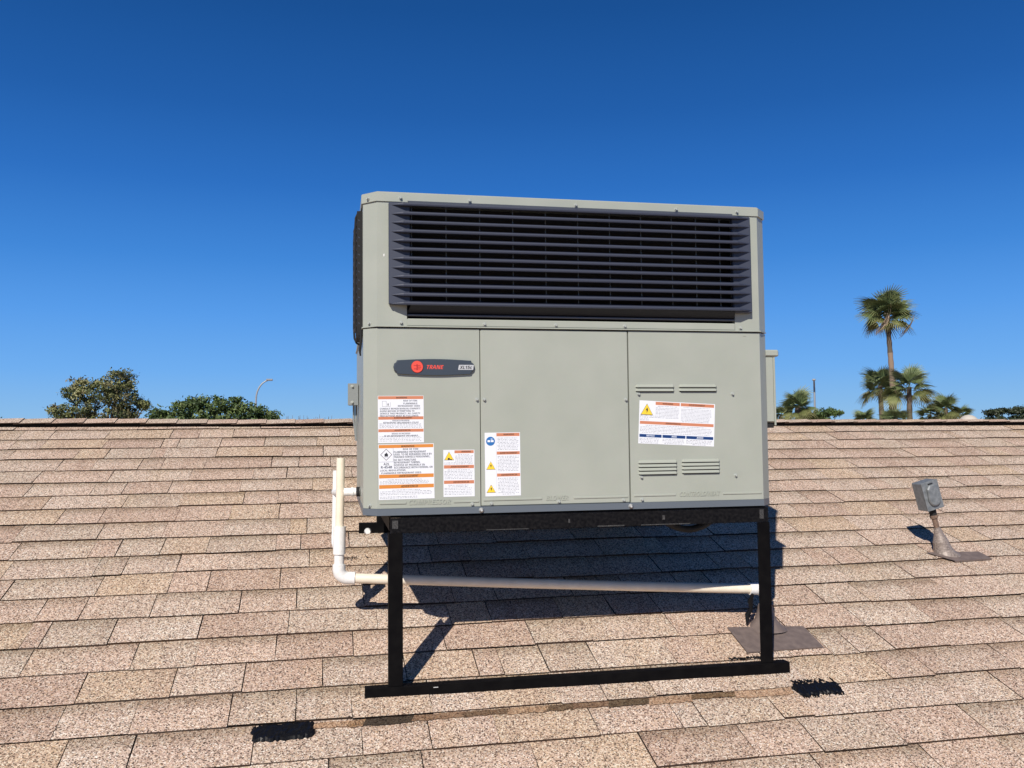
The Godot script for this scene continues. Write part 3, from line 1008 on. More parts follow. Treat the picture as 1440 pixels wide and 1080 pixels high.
	# 5: wide, tilted, on the control panel
	s = sticker(ac, "warning_sticker", 0.7475, -0.5855, 0.9805, -0.7100, -0.052, func(im: Image):
		var w := im.get_width()
		var hgt := im.get_height()
		im.fill_rect(Rect2i(98, 4, 148, 18), orange)
		im.fill_rect(Rect2i(252, 4, w - 258, 18), orange)
		im.fill_rect(Rect2i(6, 118, w - 12, 17), orange)
		for b in [[6, 134], [146, 140], [292, w - 298]]:
			im.fill_rect(Rect2i(b[0], 193, b[1], 17), Color8(22, 62, 122))
		for y in [28, 38, 46, 54, 62, 70, 78]:
			fine_print(im, 100, 244, y, ink, 2, y == 28)
			fine_print(im, 256, w - 20, y, ink, 2, y == 28)
		for y in [86, 94, 102, 110]:
			fine_print(im, 6, 240 if y < 95 else 60, y, ink)
			fine_print(im, 256, w - 30, y, ink, 2, y == 110)
		for y in [141, 150, 158, 166, 174, 183]:
			fine_print(im, 8, w - 16, y, ink, 2, y == 141 or y == 183)
		for b in [[6, 134], [146, 286], [292, w - 8]]:
			for y in [217, 225, 233, 241]:
				fine_print(im, b[0], b[1] - 6, y, ink, 2, y == 241), "wide tilted sticker with orange and blue bars and one yellow triangle")
	words(s, [["WARNING", -0.030, 0.0558, 0.0046, 0.032], ["AVERTISSEMENT", 0.060, 0.0558, 0.0046, 0.050], ["ADVERTENCIA", -0.012, -0.0010, 0.0046, 0.046]], dark)
	words(s, [["NOTICE", -0.080, -0.0386, 0.0054, 0.024], ["AVIS", -0.008, -0.0386, 0.0054, 0.016], ["AVISO", 0.072, -0.0386, 0.0054, 0.020]], lin(0.75, 0.8, 0.88))
	triangle(s, -0.0935, 0.0360, 0.0190)
	bolt_mark(s, -0.0935, 0.0350, 0.016)

# ---------------------------------------------------------------- stand
func stand() -> void:
	var o := thing("equipment_stand", "black painted angle iron stand carrying the air conditioner", "stand", Vector3(0, Y0, 0))
	var two := func(called: String, a: Array, b: Array, m: Material) -> MeshInstance3D:
		var st := st_new()
		box(st, Vector3(a[0], a[1], a[2]), Vector3(a[3], a[4], a[5]), 0.0012)
		box(st, Vector3(b[0], b[1], b[2]), Vector3(b[3], b[4], b[5]), 0.0012)
		return done(called, st, m, o)
	var f := -0.001
	var foot: MeshInstance3D = two.call("foot_rail", [-0.034, -1.3822, f - 0.004, 1.2, -1.3508, f], [-0.0335, -1.3540, f - 0.034, 1.1995, -1.3505, f - 0.0042], M.black)
	foot.set_meta("label", "long foot rail lying on the shingles")
	var scuff := bar("scuff", Vector3(0.150, -1.3585, f - 0.001), Vector3(0.163, -1.3563, f + 0.0004), M.zinc, foot, 0.0002)
	scuff.rotation.z = 0.0
	two.call("leg", [0.0300, -1.3503, f - 0.0085, 0.0685, -0.9405, f - 0.0045], [0.0300, -1.3503, f - 0.044, 0.0340, -0.9405, f - 0.0088], M.black)
	two.call("leg", [1.1110, -1.3503, f - 0.0085, 1.1495, -0.9405, f - 0.0045], [1.1455, -1.3503, f - 0.044, 1.1495, -0.9405, f - 0.0088], M.black)
	two.call("top_rail", [0.0345, -0.9400, f - 0.0085, 1.1460, -0.8990, f - 0.0045], [0.0348, -0.8986, f - 0.045, 1.1457, -0.8950, f - 0.0047], M.rail)
	for w in [[0.040, 0.056, -0.928, -0.906], [1.118, 1.131, -0.930, -0.903], [0.62, 0.70, -0.9395, -0.936], [0.75, 0.90, -0.9395, -0.9365], [0.30, 0.42, -0.9398, -0.9375], [0.815, 0.823, -0.925, -0.912], [0.535, 0.540, -0.926, -0.915]]:
		bar("worn_paint", Vector3(w[0], w[2], f - 0.0050), Vector3(w[1], w[3], f - 0.0040), M.worn, o, 0.0004)
	two.call("top_rail", [0.0345, -0.9385, -1.0150, 0.0385, -0.8995, f - 0.0455], [0.0389, -0.8986, -1.0150, 0.0750, -0.8952, f - 0.0458], M.black)
	two.call("top_rail", [1.1420, -0.9385, -1.0150, 1.1460, -0.8995, f - 0.0455], [1.1040, -0.8986, -1.0150, 1.1416, -0.8952, f - 0.0458], M.black)
	two.call("top_rail", [0.0345, -0.9400, -1.0200, 1.1460, -0.8990, -1.0160], [0.0795, -0.8986, -1.0155, 1.1035, -0.8952, -0.985], M.black)
	for x in [0.45, 0.78]:
		two.call("cross_rail", [x, -0.9300, -1.0145, x + 0.004, -0.8995, f - 0.0460], [x + 0.0044, -0.8986, -0.9840, x + 0.034, -0.8954, f - 0.0462], M.black)
	two.call("leg", [0.0445, -1.0465, -1.0250, 0.0905, -0.9410, -1.0210], [0.0445, -1.0465, -1.060, 0.0485, -0.9410, -1.0255], M.black)
	two.call("leg", [1.1000, -1.0465, -1.0250, 1.1460, -0.9410, -1.0210], [1.1420, -1.0465, -1.060, 1.1460, -0.9410, -1.0255], M.black)
	var rear: MeshInstance3D = two.call("foot_rail", [-0.024, -1.0520, -1.0205, 1.2, -1.0070, -1.0165], [-0.0235, -1.0110, -1.0550, 1.1995, -1.0072, -1.0209], M.black)
	var st := st_new()
	tube(st, [Vector3(0.0095, -1.0380, -1.0170), Vector3(0.0095, -1.0380, -1.0135), Vector3(0.0095, -1.0380, -1.0120)], [0.0135, 0.0130, 0.010], 14)
	var w := done("hole_disc", st, M.white, rear)  # pale disc stands in for a rail hole with sunlit roof behind
	w.set_meta("label", "pale disc standing in for a sunlit hole at the end of the rear foot rail")
	# cable sagging under the unit
	var cable := thing("cable", "dark flexible cable sagging beneath the right half of the unit", "cable", Vector3(0, Y0, 0))
	st = st_new()
	var path := []
	var rad := []
	for i in 17:
		var t := i / 16.0
		path.append(Vector3(0.84 + 0.30 * t, -0.905 - 0.075 * sin(PI * t), -0.20 - 0.06 * t))
		rad.append(0.011)
	tube(st, path, rad, 10)
	done("jacket", st, mat(lin(0.012, 0.012, 0.012), 0.7), cable)

# ---------------------------------------------------------------- pipes and boxes on the unit
func pipes_and_boxes() -> void:
	var o := thing("condensate_drain", "cream and white plastic drain pipe left of and beneath the unit", "drain pipe", Vector3(0, Y0, 0))
	var z := -0.36
	var pipe := func(called: String, path: Array, r: float, m: Material) -> MeshInstance3D:
		var st := st_new()
		var rad := []
		for p in path:
			rad.append(r)
		tube(st, path, rad, 20)
		return done(called, st, m, o)
	# open topped riser
	var st := st_new()
	tube(st, [Vector3(-0.0945, -0.742, z), Vector3(-0.0955, -0.742, z), Vector3(-0.0990, -0.960, z)].slice(1), [0.0128, 0.0128], 20)
	done("riser", st, M.pvc, o)
	pipe.call("coupling", [Vector3(-0.0985, -0.952, z), Vector3(-0.1000, -1.036, z)], 0.0188, M.pvc_white)
	pipe.call("nipple", [Vector3(-0.1000, -1.036, z), Vector3(-0.1005, -1.085, z)], 0.0150, M.pvc_white)
	var el := []
	for i in 9:
		var t := PI / 2 * i / 8
		el.append(Vector3(-0.1005 + 0.028 * (1 - cos(t)), -1.082 - 0.028 * sin(t) + 0.0, z))
	pipe.call("elbow", [Vector3(-0.1005, -1.068, z)] + el + [Vector3(-0.052, -1.1108, z + 0.002)], 0.0195, M.pvc_white)
	var a := Vector3(-0.054, -1.1108, z + 0.002)
	var b := Vector3(1.224, -1.1816, -0.260)
	pipe.call("run", [a, a.lerp(b, 0.33) + Vector3(0, -0.002, 0), a.lerp(b, 0.66) + Vector3(0, -0.002, 0), b], 0.0152, M.pvc)
	var el2 := [b - Vector3(0.022, -0.0011, 0)]
	for i in 8:
		var t := PI / 2 * i / 7
		el2.append(b + Vector3(0.010 + 0.020 * sin(t), -0.020 * (1 - cos(t)), 0))
	pipe.call("elbow", el2, 0.0192, M.pvc_white)
	var dn: Vector3 = el2[el2.size() - 1]
	pipe.call("drop", [dn, dn + Vector3(0.0, -0.10, 0)], 0.0152, M.pvc)
	# trap arm from the side of the unit and second upright behind the riser
	pipe.call("trap_arm", [Vector3(-0.036, -0.846, z + 0.01), Vector3(-0.085, -0.847, z + 0.004)], 0.0125, M.pvc_white)
	pipe.call("collar", [Vector3(-0.0375, -0.846, z + 0.01), Vector3(-0.048, -0.8462, z + 0.009)], 0.0150, M.inside)
	pipe.call("collar", [Vector3(-0.0560, -0.8463, z + 0.008), Vector3(-0.064, -0.8465, z + 0.007)], 0.0142, M.pvc_white)
	pipe.call("rear_upright", [Vector3(-0.1075, -0.783, z - 0.07), Vector3(-0.1115, -1.000, z - 0.07)], 0.0118, M.pvc_white)
	pipe.call("trap_bend", [Vector3(-0.1112, -0.985, z - 0.07), Vector3(-0.111, -1.008, z - 0.062), Vector3(-0.107, -1.018, z - 0.035), Vector3(-0.100, -1.02, z)], 0.0128, M.pvc_white)
	pipe.call("trap_arm", [Vector3(-0.0965, -0.8465, z), Vector3(-0.1120, -0.850, z - 0.07)], 0.0120, M.pvc_white)
	# grey junction box on the left side
	var j := thing("junction_box", "small grey junction box on the left side of the unit", "junction box", Vector3(0, Y0, 0))
	st = st_new()
	box(st, Vector3(-0.0695, -0.572, -0.60), Vector3(-0.0375, -0.503, -0.525), 0.002)
	done("body", st, M.box_grey, j)
	bar("cover", Vector3(-0.0720, -0.5735, -0.5245), Vector3(-0.0378, -0.5015, -0.5205), M.box_grey, j, 0.001)
	for y in [-0.5115, -0.564]:
		screw(j, -0.058, y, -0.5205)
	for x in [-0.0440, -0.0520]:
		st = st_new()
		tube(st, [Vector3(x, -0.572, -0.56), Vector3(x, -0.62, -0.56), Vector3(-0.0440, -0.69, -0.56)], [0.0035, 0.0035, 0.0035], 8)
		done("conduit", st, M.box_grey, j)
	# disconnect box on the right side
	var d := thing("disconnect_box", "tall pale grey disconnect box with a rain hood, right side of the unit", "disconnect box", Vector3(0, Y0, 0))
	st = st_new()
	box(st, Vector3(1.1685, -0.6450, -0.165), Vector3(1.2050, -0.4455, -0.055), 0.002)
	done("body", st, M.paint, d)
	bar("door", Vector3(1.1700, -0.6430, -0.0545), Vector3(1.1965, -0.4475, -0.0500), M.paint, d, 0.0012)
	st = st_new()
	box(st, Vector3(1.1700, -0.4452, -0.170), Vector3(1.2155, -0.4245, -0.046), 0.004)
	done("hood", st, M.paint, d)
	bar("hinge_strip", Vector3(1.1990, -0.6550, -0.0560), Vector3(1.2046, -0.4460, -0.0515), M.paint, d, 0.001)
	bar("bracket", Vector3(1.1672, -0.4440, -0.060), Vector3(1.1698, -0.4240, -0.048), M.inside, d, 0.0)
	bar("lower_gap_fill", Vector3(1.1690, -0.6620, -0.15), Vector3(1.1985, -0.6455, -0.058), M.inside, d, 0.0)  # dark block filling the black gap below the body

# ---------------------------------------------------------------- things on the shingles
func lathe(st: SurfaceTool, prof: Array, sides := 24) -> void:      # prof: radius, height
	var path := []
	for i in prof.size() - 1:
		for k in sides:
			var a0 := TAU * k / sides
			var a1 := TAU * (k + 1) / sides
			var p: Vector2 = prof[i]
			var q: Vector2 = prof[i + 1]
			var e := (q - p).normalized()
			var n0 := Vector3(cos(a0) * e.y, -e.x, sin(a0) * e.y)
			var n1 := Vector3(cos(a1) * e.y, -e.x, sin(a1) * e.y)
			var v := [Vector3(cos(a0) * p.x, p.y, sin(a0) * p.x), Vector3(cos(a1) * p.x, p.y, sin(a1) * p.x), Vector3(cos(a1) * q.x, q.y, sin(a1) * q.x), Vector3(cos(a0) * q.x, q.y, sin(a0) * q.x)]
			var nn := [n0, n1, n1, n0]
			for j in [0, 1, 2, 0, 2, 3]:
				vtx(st, v[j], nn[j])

func ragged(st: SurfaceTool, a0: float, a1: float, s0: float, s1: float, h: float, rough: float, tilt := 0.0) -> void:
	# a smear with an uneven outline and a lumpy top
	var n := 26
	var m := 7
	var nz := FastNoiseLite.new()
	nz.seed = rng.randi() % 1000
	nz.frequency = 60.0
	var grid := []
	for i in n + 1:
		var row := []
		var fa := float(i) / n
		var lo := s0 + rough * (rng.randf() - 0.5)
		var hi := s1 + rough * (rng.randf() - 0.5)
		var fade := minf(1.0, minf(fa, 1 - fa) * 14.0 + 0.72)
		for k in m + 1:
			var f := float(k) / m
			var aa := lerpf(a0, a1, fa) + (rough * (rng.randf() - 0.5) if i == 0 or i == n else 0.0)
			var ss := lerpf(lerpf((lo + hi) / 2, lo, fade), lerpf((lo + hi) / 2, hi, fade), f) + tilt * (fa - 0.5)
			var edge := 0.0 if (k == 0 or k == m or i == 0 or i == n) else 1.0
			row.append(R(aa, ss, 0.0045 + edge * (h + 0.0040 * nz.get_noise_2d(aa * 0.5, ss * 3.0))))
		grid.append(row)
	for i in n:
		for k in m:
			var q := [grid[i][k], grid[i + 1][k], grid[i + 1][k + 1], grid[i][k + 1]]
			face(st, [q[0], q[1], q[2]], q[0] - RN)
			face(st, [q[0], q[2], q[3]], q[0] - RN)

func roof_details() -> void:
	var f := thing("pipe_flashing", "brown metal pipe flashing around the drain at the right leg", "flashing", Vector3.ZERO)
	var st := st_new()
	var P := func(a: float, s: float, h: float) -> Vector3: return R(a, s, h)
	var c := R(1.24, 0.16, -0.1)
	face(st, [R(1.121, 0.246, 0.0095), R(1.378, 0.226, 0.0095), R(1.374, 0.096, 0.0125), R(1.116, 0.094, 0.0125)], c)
	face(st, [R(1.374, 0.096, 0.0125), R(1.116, 0.094, 0.0125), R(1.116, 0.094, 0.0090), R(1.374, 0.096, 0.0090)], c)
	done("flange", st, M.flash, f)
	st = st_new()
	xf = Transform3D(Basis.IDENTITY, R(1.258, 0.250, 0.009))
	lathe(st, [Vector2(0.070, -0.014), Vector2(0.046, 0.004), Vector2(0.034, 0.018), Vector2(0.027, 0.040), Vector2(0.022, 0.064), Vector2(0.016, 0.068)])
	xf = Transform3D.IDENTITY
	done("cone", st, M.flash, f)
	st = st_new()
	tube(st, [R(1.192, 0.250, 0.012), R(1.196, 0.262, 0.040), R(1.206, 0.262, 0.062), R(1.202, 0.268, 0.084), R(1.208, 0.268, 0.110)], [0.003, 0.009, 0.006, 0.009, 0.004], 8)
	done("tape_strip", st, M.tar, f)
	# sealant under the foot of the right leg
	var se := thing("sealant_smear", "thin black sealant smear at the foot of the right leg", "sealant", Vector3.ZERO)
	st = st_new()
	ragged(st, 1.045, 1.165, 0.066, 0.074, 0.006, 0.008)
	done("smear", st, M.tar, se)
	# black roofing tar
	for t in [[-0.318, -0.163, -0.076, -0.146, "long brushed patch of black roofing tar left of the stand", 0.010], [1.168, 1.312, -0.068, -0.134, "short ragged patch of black roofing tar below the right leg", 0.016]]:
		var o := thing("tar_patch", t[4], "roofing tar", Vector3.ZERO, "black tar patches on the shingles")
		st = st_new()
		ragged(st, t[0], t[1], t[3], t[2], 0.0055, t[5], 0.006 if t[0] < 0 else 0.0)
		done("smear", st, M.tar, o)
		if t[0] > 1.0:
			for i in 46:      # brush whiskers round the edge
				var aa := rng.randf_range(t[0] + 0.006, t[1] - 0.006)
				var up := rng.randf() < 0.6
				var s: float = t[2] if up else t[3]
				var dir := RU * (1.0 if up else -1.0) + RQ * rng.randf_range(-0.8, 0.8)
				var p := R(aa, s, 0.0085)
				tube_whisker(o, p, dir * rng.randf_range(0.005, 0.014))
	# worn strip of bare asphalt where a rail stood before
	var strip := thing("worn_strip", "worn brown strip of bare shingle between the two tar patches", "worn shingle", Vector3.ZERO)
	var cols := [[lin(0.52, 0.40, 0.28), -0.162, -0.075], [lin(0.36, 0.26, 0.16), -0.075, -0.035], [lin(0.075, 0.066, 0.052), -0.035, 0.090], [lin(0.30, 0.22, 0.15), 0.090, 0.225], [lin(0.20, 0.15, 0.10), 0.225, 0.340], [lin(0.46, 0.36, 0.25), 0.340, 0.450], [lin(0.18, 0.14, 0.09), 0.450, 0.520], [lin(0.26, 0.19, 0.13), 0.520, 0.620], [lin(0.14, 0.115, 0.075), 0.620, 0.735], [lin(0.46, 0.36, 0.26), 0.735, 0.860], [lin(0.22, 0.165, 0.10), 0.860, 0.990], [lin(0.52, 0.41, 0.30), 0.990, 1.165]]
	for q in cols:
		var m: StandardMaterial3D = M.shingle.duplicate()
		m.vertex_color_use_as_albedo = false
		var base: Color = q[0]
		m.albedo_color = base.lerp(Color(base.v, base.v, base.v) * 0.8, 0.22) * 1.22
		m.uv1_triplanar = true
		m.uv1_world_triplanar = true
		m.uv1_scale = Vector3.ONE / 0.72
		st = st_new()
		var mid: float = 0.5 * (q[1] + q[2])
		var s_hi := -0.086
		var s_lo := -0.110 - rng.randf() * 0.010
		var pts := []
		var n := 8
		for i in n + 1:
			var x := lerpf(q[1], q[2], i / float(n))
			var bow: float = 0.006 * sin(PI * i / n) if q[0].r < 0.4 else 0.0
			pts.append([x, s_lo - bow + rng.randf_range(-0.0030, 0.0030), s_hi + rng.randf_range(-0.0015, 0.0015)])
		for i in n:
			var cc := R(mid, s_lo, -0.1)
			var lean := -0.010
			face(st, [R(pts[i][0] + lean, pts[i][1], 0.0072), R(pts[i + 1][0] + lean, pts[i + 1][1], 0.0072), R(pts[i + 1][0], pts[i + 1][2], 0.0060), R(pts[i][0], pts[i][2], 0.0060)], cc)
		done("stain", st, m, strip)
	var leaf := thing("debris", "dark crumbs of debris on the shingles left of the stand", "debris", R(-0.045, 0.855, 0.008))
	st = st_new()
	for i in 26:
		var p := Vector3(rng.randfn() * 0.028, 0.002, rng.randfn() * 0.010)
		var d := Vector3(rng.randfn(), 0.2, rng.randfn()).normalized() * rng.randf_range(0.004, 0.012)
		tube(st, [p - d, p, p + d], [0.0006, 0.0022, 0.0006], 5)
	var crumbs := done("crumbs", st, M.bark, leaf)
	crumbs.set_meta("kind", "stuff")
	outlet_box()
	# domed vent behind the ridge
	var v := thing("dome_vent", "pale domed roof vent just behind the ridge, right side", "roof vent", Vector3(4.345, 3.70, -3.196))
	st = st_new()
	lathe(st, [Vector2(0.040, 0.0), Vector2(0.040, 0.26)])
	done("pipe", st, M.white, v)
	st = st_new()
	lathe(st, [Vector2(0.070, 0.262), Vector2(0.068, 0.285), Vector2(0.060, 0.305), Vector2(0.045, 0.322), Vector2(0.025, 0.333), Vector2(0.001, 0.337)])
	done("dome", st, mat(lin(0.52, 0.47, 0.40), 0.7), v)

func tube_whisker(o: Node3D, p: Vector3, d: Vector3) -> void:
	var key := "whisker_st"
	if not M.has(key) or M[key][0] != o:
		var node := MeshInstance3D.new()
		node.name = "brush_mark"
		o.add_child(node)
		node.set_meta("kind", "stuff")
		M[key] = [o, node, st_new()]
	var st: SurfaceTool = M[key][2]
	tube(st, [p - d * 0.5, p + d * 0.5, p + d], [0.0022, 0.0018, 0.0006], 5)
	var mesh := st.commit()
	mesh.surface_set_material(0, M.tar)
	M[key][1].mesh = mesh

func outlet_box() -> void:
	var foot := R(2.255, 0.700, 0.004)
	var o := thing("outlet_box", "weathered grey electrical box leaning on a rusty pipe", "electrical box", foot)
	var lean := Basis(Vector3(0, 0, 1), deg_to_rad(14.5))
	# flange and boot
	var st := st_new()
	var c := R(2.28, 0.66, -0.1) - foot
	face(st, [R(2.170, 0.700, 0.0135) - foot, R(2.405, 0.690, 0.0125) - foot, R(2.412, 0.625, 0.0130) - foot, R(2.240, 0.618, 0.0135) - foot], c)
	face(st, [R(2.412, 0.625, 0.0130) - foot, R(2.240, 0.618, 0.0135) - foot, R(2.240, 0.618, 0.0070) - foot, R(2.412, 0.625, 0.0070) - foot], c)
	done("flange", st, M.flash, o)
	st = st_new()
	xf = Transform3D(lean, Vector3.ZERO)
	lathe(st, [Vector2(0.066, -0.022), Vector2(0.047, -0.002), Vector2(0.036, 0.016), Vector2(0.031, 0.036), Vector2(0.029, 0.052), Vector2(0.022, 0.070), Vector2(0.0175, 0.082), Vector2(0.0140, 0.098), Vector2(0.0125, 0.108)], 18)
	done("lead_boot", st, M.lead, o)
	st = st_new()
	tube(st, [Vector3(0, 0.10, 0), Vector3(0, 0.168, 0)], [0.0105, 0.0105], 12)
	tube(st, [Vector3(0, 0.146, 0), Vector3(0, 0.158, 0)], [0.0155, 0.0155], 8)
	done("pipe", st, M.rust, o)
	st = st_new()
	tube(st, [Vector3(0, 0.158, 0), Vector3(0, 0.186, 0)], [0.0135, 0.0145], 12)
	done("locknut", st, M.inside, o)
	st = st_new()
	box(st, Vector3(-0.037, 0.184, -0.034), Vector3(0.035, 0.296, 0.024), 0.003)
	done("body", st, M.galv, o)
	st = st_new()
	box(st, Vector3(-0.038, 0.1835, 0.0245), Vector3(0.036, 0.2965, 0.029), 0.0015)
	done("cover_plate", st, M.galv, o)
	# flap with a round lower end
	st = st_new()
	var prof := []
	for i in 17:
		var an := PI + PI * i / 16
		prof.append(Vector2(0.026 * cos(an), 0.226 + 0.028 * sin(an)))
	prof.append(Vector2(0.022, 0.270))
	prof.append(Vector2(0.010, 0.283))
	prof.append(Vector2(-0.010, 0.283))
	prof.append(Vector2(-0.022, 0.270))
	var mid := Vector3(0, 0.24, 0.03)
	for i in prof.size():
		var p: Vector2 = prof[i]
		var q: Vector2 = prof[(i + 1) % prof.size()]
		var k := 0.88
		var pi2 := Vector2(p.x * k, 0.24 + (p.y - 0.24) * k)
		var qi := Vector2(q.x * k, 0.24 + (q.y - 0.24) * k)
		face(st, [Vector3(p.x, p.y, 0.029), Vector3(q.x, q.y, 0.029), Vector3(q.x, q.y, 0.036), Vector3(p.x, p.y, 0.036)], mid)
		face(st, [Vector3(p.x, p.y, 0.036), Vector3(q.x, q.y, 0.036), Vector3(qi.x, qi.y, 0.040), Vector3(pi2.x, pi2.y, 0.040)], mid)
		face(st, [Vector3(pi2.x, pi2.y, 0.040), Vector3(qi.x, qi.y, 0.040), Vector3(0, 0.24, 0.0405)], mid)
	done("cover_flap", st, M.galv, o)
	st = st_new()
	box(st, Vector3(-0.010, 0.2855, 0.028), Vector3(0.010, 0.2885, 0.0325))
	done("hinge", st, M.inside, o)
	xf = Transform3D.IDENTITY

# ---------------------------------------------------------------- beyond the ridge
func leafy_tree(called: String, label: String, at: Vector3, px_m: float, cx: float, blobs: Array, per: float, size: float, cols: Array, top: float, group := "") -> void:
	# blobs: x, y up from the eye line, half width, half height, in units of px_m to the metre
	var o := thing(called, label, "tree", Vector3(at.x, 0, at.z), group)
	o.rotation.y = atan2(CAM.x - at.x, CAM.z - at.z)
	var st := st_new()
	var nz := FastNoiseLite.new()
	nz.seed = 31 + int(cx)
	nz.frequency = 0.9
	var centres := []
	for b in blobs:
		var c := Vector3((b[0] - cx) / px_m, CAM.y + b[1] / px_m, 0)
		var r := Vector3(b[2] / px_m, b[3] / px_m, b[2] / px_m * 0.9)
		centres.append(c)
		# clumps through the volume, mostly near its skin
		var clumps := int(per * r.x * r.y * 16.0) + 8
		for i in clumps:
			var d := Vector3(rng.randfn(), rng.randfn(), rng.randfn()).normalized() * pow(rng.randf(), 0.28)
			var cc := c + d * r
			if nz.get_noise_3dv(cc * 1.6) < -0.48:
				continue
			var tone: Color = cols[rng.randi() % cols.size()]
			var rad := rng.randf_range(0.10, 0.24) * (0.7 + 0.3 * size / 0.07)
			for k in 34:
				var p := cc + Vector3(rng.randfn(), rng.randfn() * 0.7, rng.randfn()) * rad * 0.55
				var u := Vector3(rng.randfn(), rng.randfn(), rng.randfn()).normalized()
				var w := u.cross(Vector3(rng.randfn(), rng.randfn(), rng.randfn())).normalized()
				var l := size * rng.randf_range(0.6, 1.4)
				var n := u.cross(w).normalized()
				if n.dot(d + Vector3(0, 0.4, 0)) < 0:
					n = -n
				n = (n + d * 0.7).normalized()
				var col := tone * rng.randf_range(0.75, 1.2)
				col.a = 1.0
				st.set_color(col)
				var q := [p - u * l, p + w * l * 0.42, p + u * l, p - w * l * 0.42]
				var away: bool = (q[1] - q[0]).cross(q[2] - q[0]).dot(n) > 0
				for j in ([0, 2, 1, 0, 3, 2] if away else [0, 1, 2, 0, 2, 3]):
					st.set_normal(n)
					st.add_vertex(q[j])
	var crown := done("crown", st, M.leaf, o)
	crown.set_meta("kind", "stuff")
	st = st_new()
	var fork := Vector3(0.1, CAM.y * 0.55, 0)
	tube(st, [Vector3.ZERO, Vector3(0.08, CAM.y * 0.3, 0.03), fork], [0.20, 0.15, 0.12], 9)
	done("trunk", st, M.bark, o)
	for c in centres:
		st = st_new()
		var e: Vector3 = c
		tube(st, [fork, fork.lerp(e, 0.5) + Vector3(rng.randf_range(-0.2, 0.2), 0.15, 0), e + Vector3(0, -0.05, 0)], [0.10, 0.055, 0.015], 7)
		done("limb", st, M.bark, o)

func two_sided(st: SurfaceTool, q: Array, n: Vector3) -> void:
	var g: Vector3 = (q[1] - q[0]).cross(q[2] - q[0])
	for j in ([0, 2, 1, 0, 3, 2] if g.dot(n) > 0 else [0, 1, 2, 0, 2, 3]):
		st.set_normal(n)
		st.add_vertex(q[j])

func frond_mesh(petiole: float, blade: float, seed_: int, droop: float, col: Color, tip: Color, narrow := 1.0) -> ArrayMesh:
	# a fan palm leaf along +x: a stalk, then leaflets that split and hang at their tips
	var r := RandomNumberGenerator.new()
	r.seed = seed_
	var st := st_new()
	var side := Vector3(0, 0, 0.018)
	st.set_color(col * 0.9)
	var pts := []
	for i in 5:
		var t := i / 4.0
		pts.append(Vector3(petiole * t, -droop * 0.35 * petiole * t * t, 0))
	for i in 4:
		two_sided(st, [pts[i] - side, pts[i] + side, pts[i + 1] + side, pts[i + 1] - side], Vector3.UP)
	var hub: Vector3 = pts[4]
	var fwd: Vector3 = (pts[4] - pts[3]).normalized()
	var n := 22
	for i in n:
		var a := lerpf(-1.75, 1.75, i / float(n - 1)) * narrow
		var dir := (fwd * cos(a) + Vector3(0, 0, 1) * sin(a)).normalized()
		var l := blade * (0.72 + 0.28 * cos(a * 0.7)) * r.randf_range(0.88, 1.1)
		var wv := Vector3(0, 1, 0).cross(dir).normalized() * 0.048 * blade
		var prev := hub
		var pw := wv * 0.5
		for k in 4:
			var f := (k + 1) / 4.0
			var p := hub + dir * l * f + Vector3(0, -droop * l * 0.75 * pow(f, 2.2) + 0.06 * l * f * (1 - f), 0)
			var w := wv * (1.0 - 0.85 * f * f) * (1.25 if k < 2 else 1.0)
			var nn := Vector3(0, 1, 0) + dir * 0.4 * f + Vector3(0, 0, r.randf_range(-0.5, 0.5))
			var cc := col.lerp(tip, pow(f, 3.0) * 0.6) * r.randf_range(0.8, 1.15)
			cc.a = 1.0
			st.set_color(cc)
			two_sided(st, [prev - pw, prev + pw, p + w, p - w], nn.normalized())
			prev = p
			pw = w
	var m := st.commit()
	m.surface_set_material(0, M.leaf)
	return m

func palm(called: String, label: String, at: Vector3, crown_y: float, radius: float, count: int, lean: Vector3, trunk_r: float, group := "", low := -40.0, high := 82.0) -> Node3D:
	var o := thing(called, label, "palm tree", Vector3(at.x, 0, at.z), group)
	var st := st_new()
	var rings := int(crown_y * 3.2)
	var path := []
	var rad := []
	for i in rings + 1:
		var t := i / float(rings)
		path.append(lean * (t * t - 0.0) + Vector3(0, crown_y * t, 0))
		rad.append(trunk_r * lerpf(1.25, 0.85, t) * (1.06 if i % 2 == 0 else 0.93))
	# trunk drawn in rings of slightly different brown
	for i in rings:
		var k := rng.randf_range(0.8, 1.15)
		st.set_color(Color(0.26 * k, 0.185 * k, 0.13 * k))
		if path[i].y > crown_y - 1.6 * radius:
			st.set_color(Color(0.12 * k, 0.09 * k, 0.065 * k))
		tube(st, [path[i], path[i + 1]], [rad[i], rad[i + 1]], 10, false)
	done("trunk", st, M.palm_bark, o)
	var top: Vector3 = path[rings]
	var pet := radius * 0.36
	var bl := radius * 0.62
	var kinds := []
	for v in 4:
		kinds.append([frond_mesh(pet * (0.75 + 0.25 * v), bl, 50 + v, 0.25 + 0.12 * v, Color(0.105, 0.145, 0.055), Color(0.26, 0.27, 0.11)), frond_mesh(pet * (0.8 + 0.2 * v), bl, 70 + v, 0.45 + 0.12 * v, Color(0.155, 0.175, 0.060), Color(0.34, 0.31, 0.14))])
	for i in count:
		var t := (i + 0.5) / count
		var el := lerpf(high, low, pow(t, 0.85)) + rng.randf_range(-8, 8)
		var az := i * 2.39996 + rng.randf_range(-0.25, 0.25)
		var f := put("frond", kinds[rng.randi() % 4][0 if el > 15 else 1], o)
		f.position = top + Vector3(0, -0.25 * radius * t, 0)
		f.basis = (Basis(Vector3.UP, az) * Basis(Vector3.BACK, deg_to_rad(el)) * Basis(Vector3.RIGHT, rng.randf_range(-0.8, 0.8))).scaled(Vector3.ONE * rng.randf_range(0.86, 1.08))
	return o

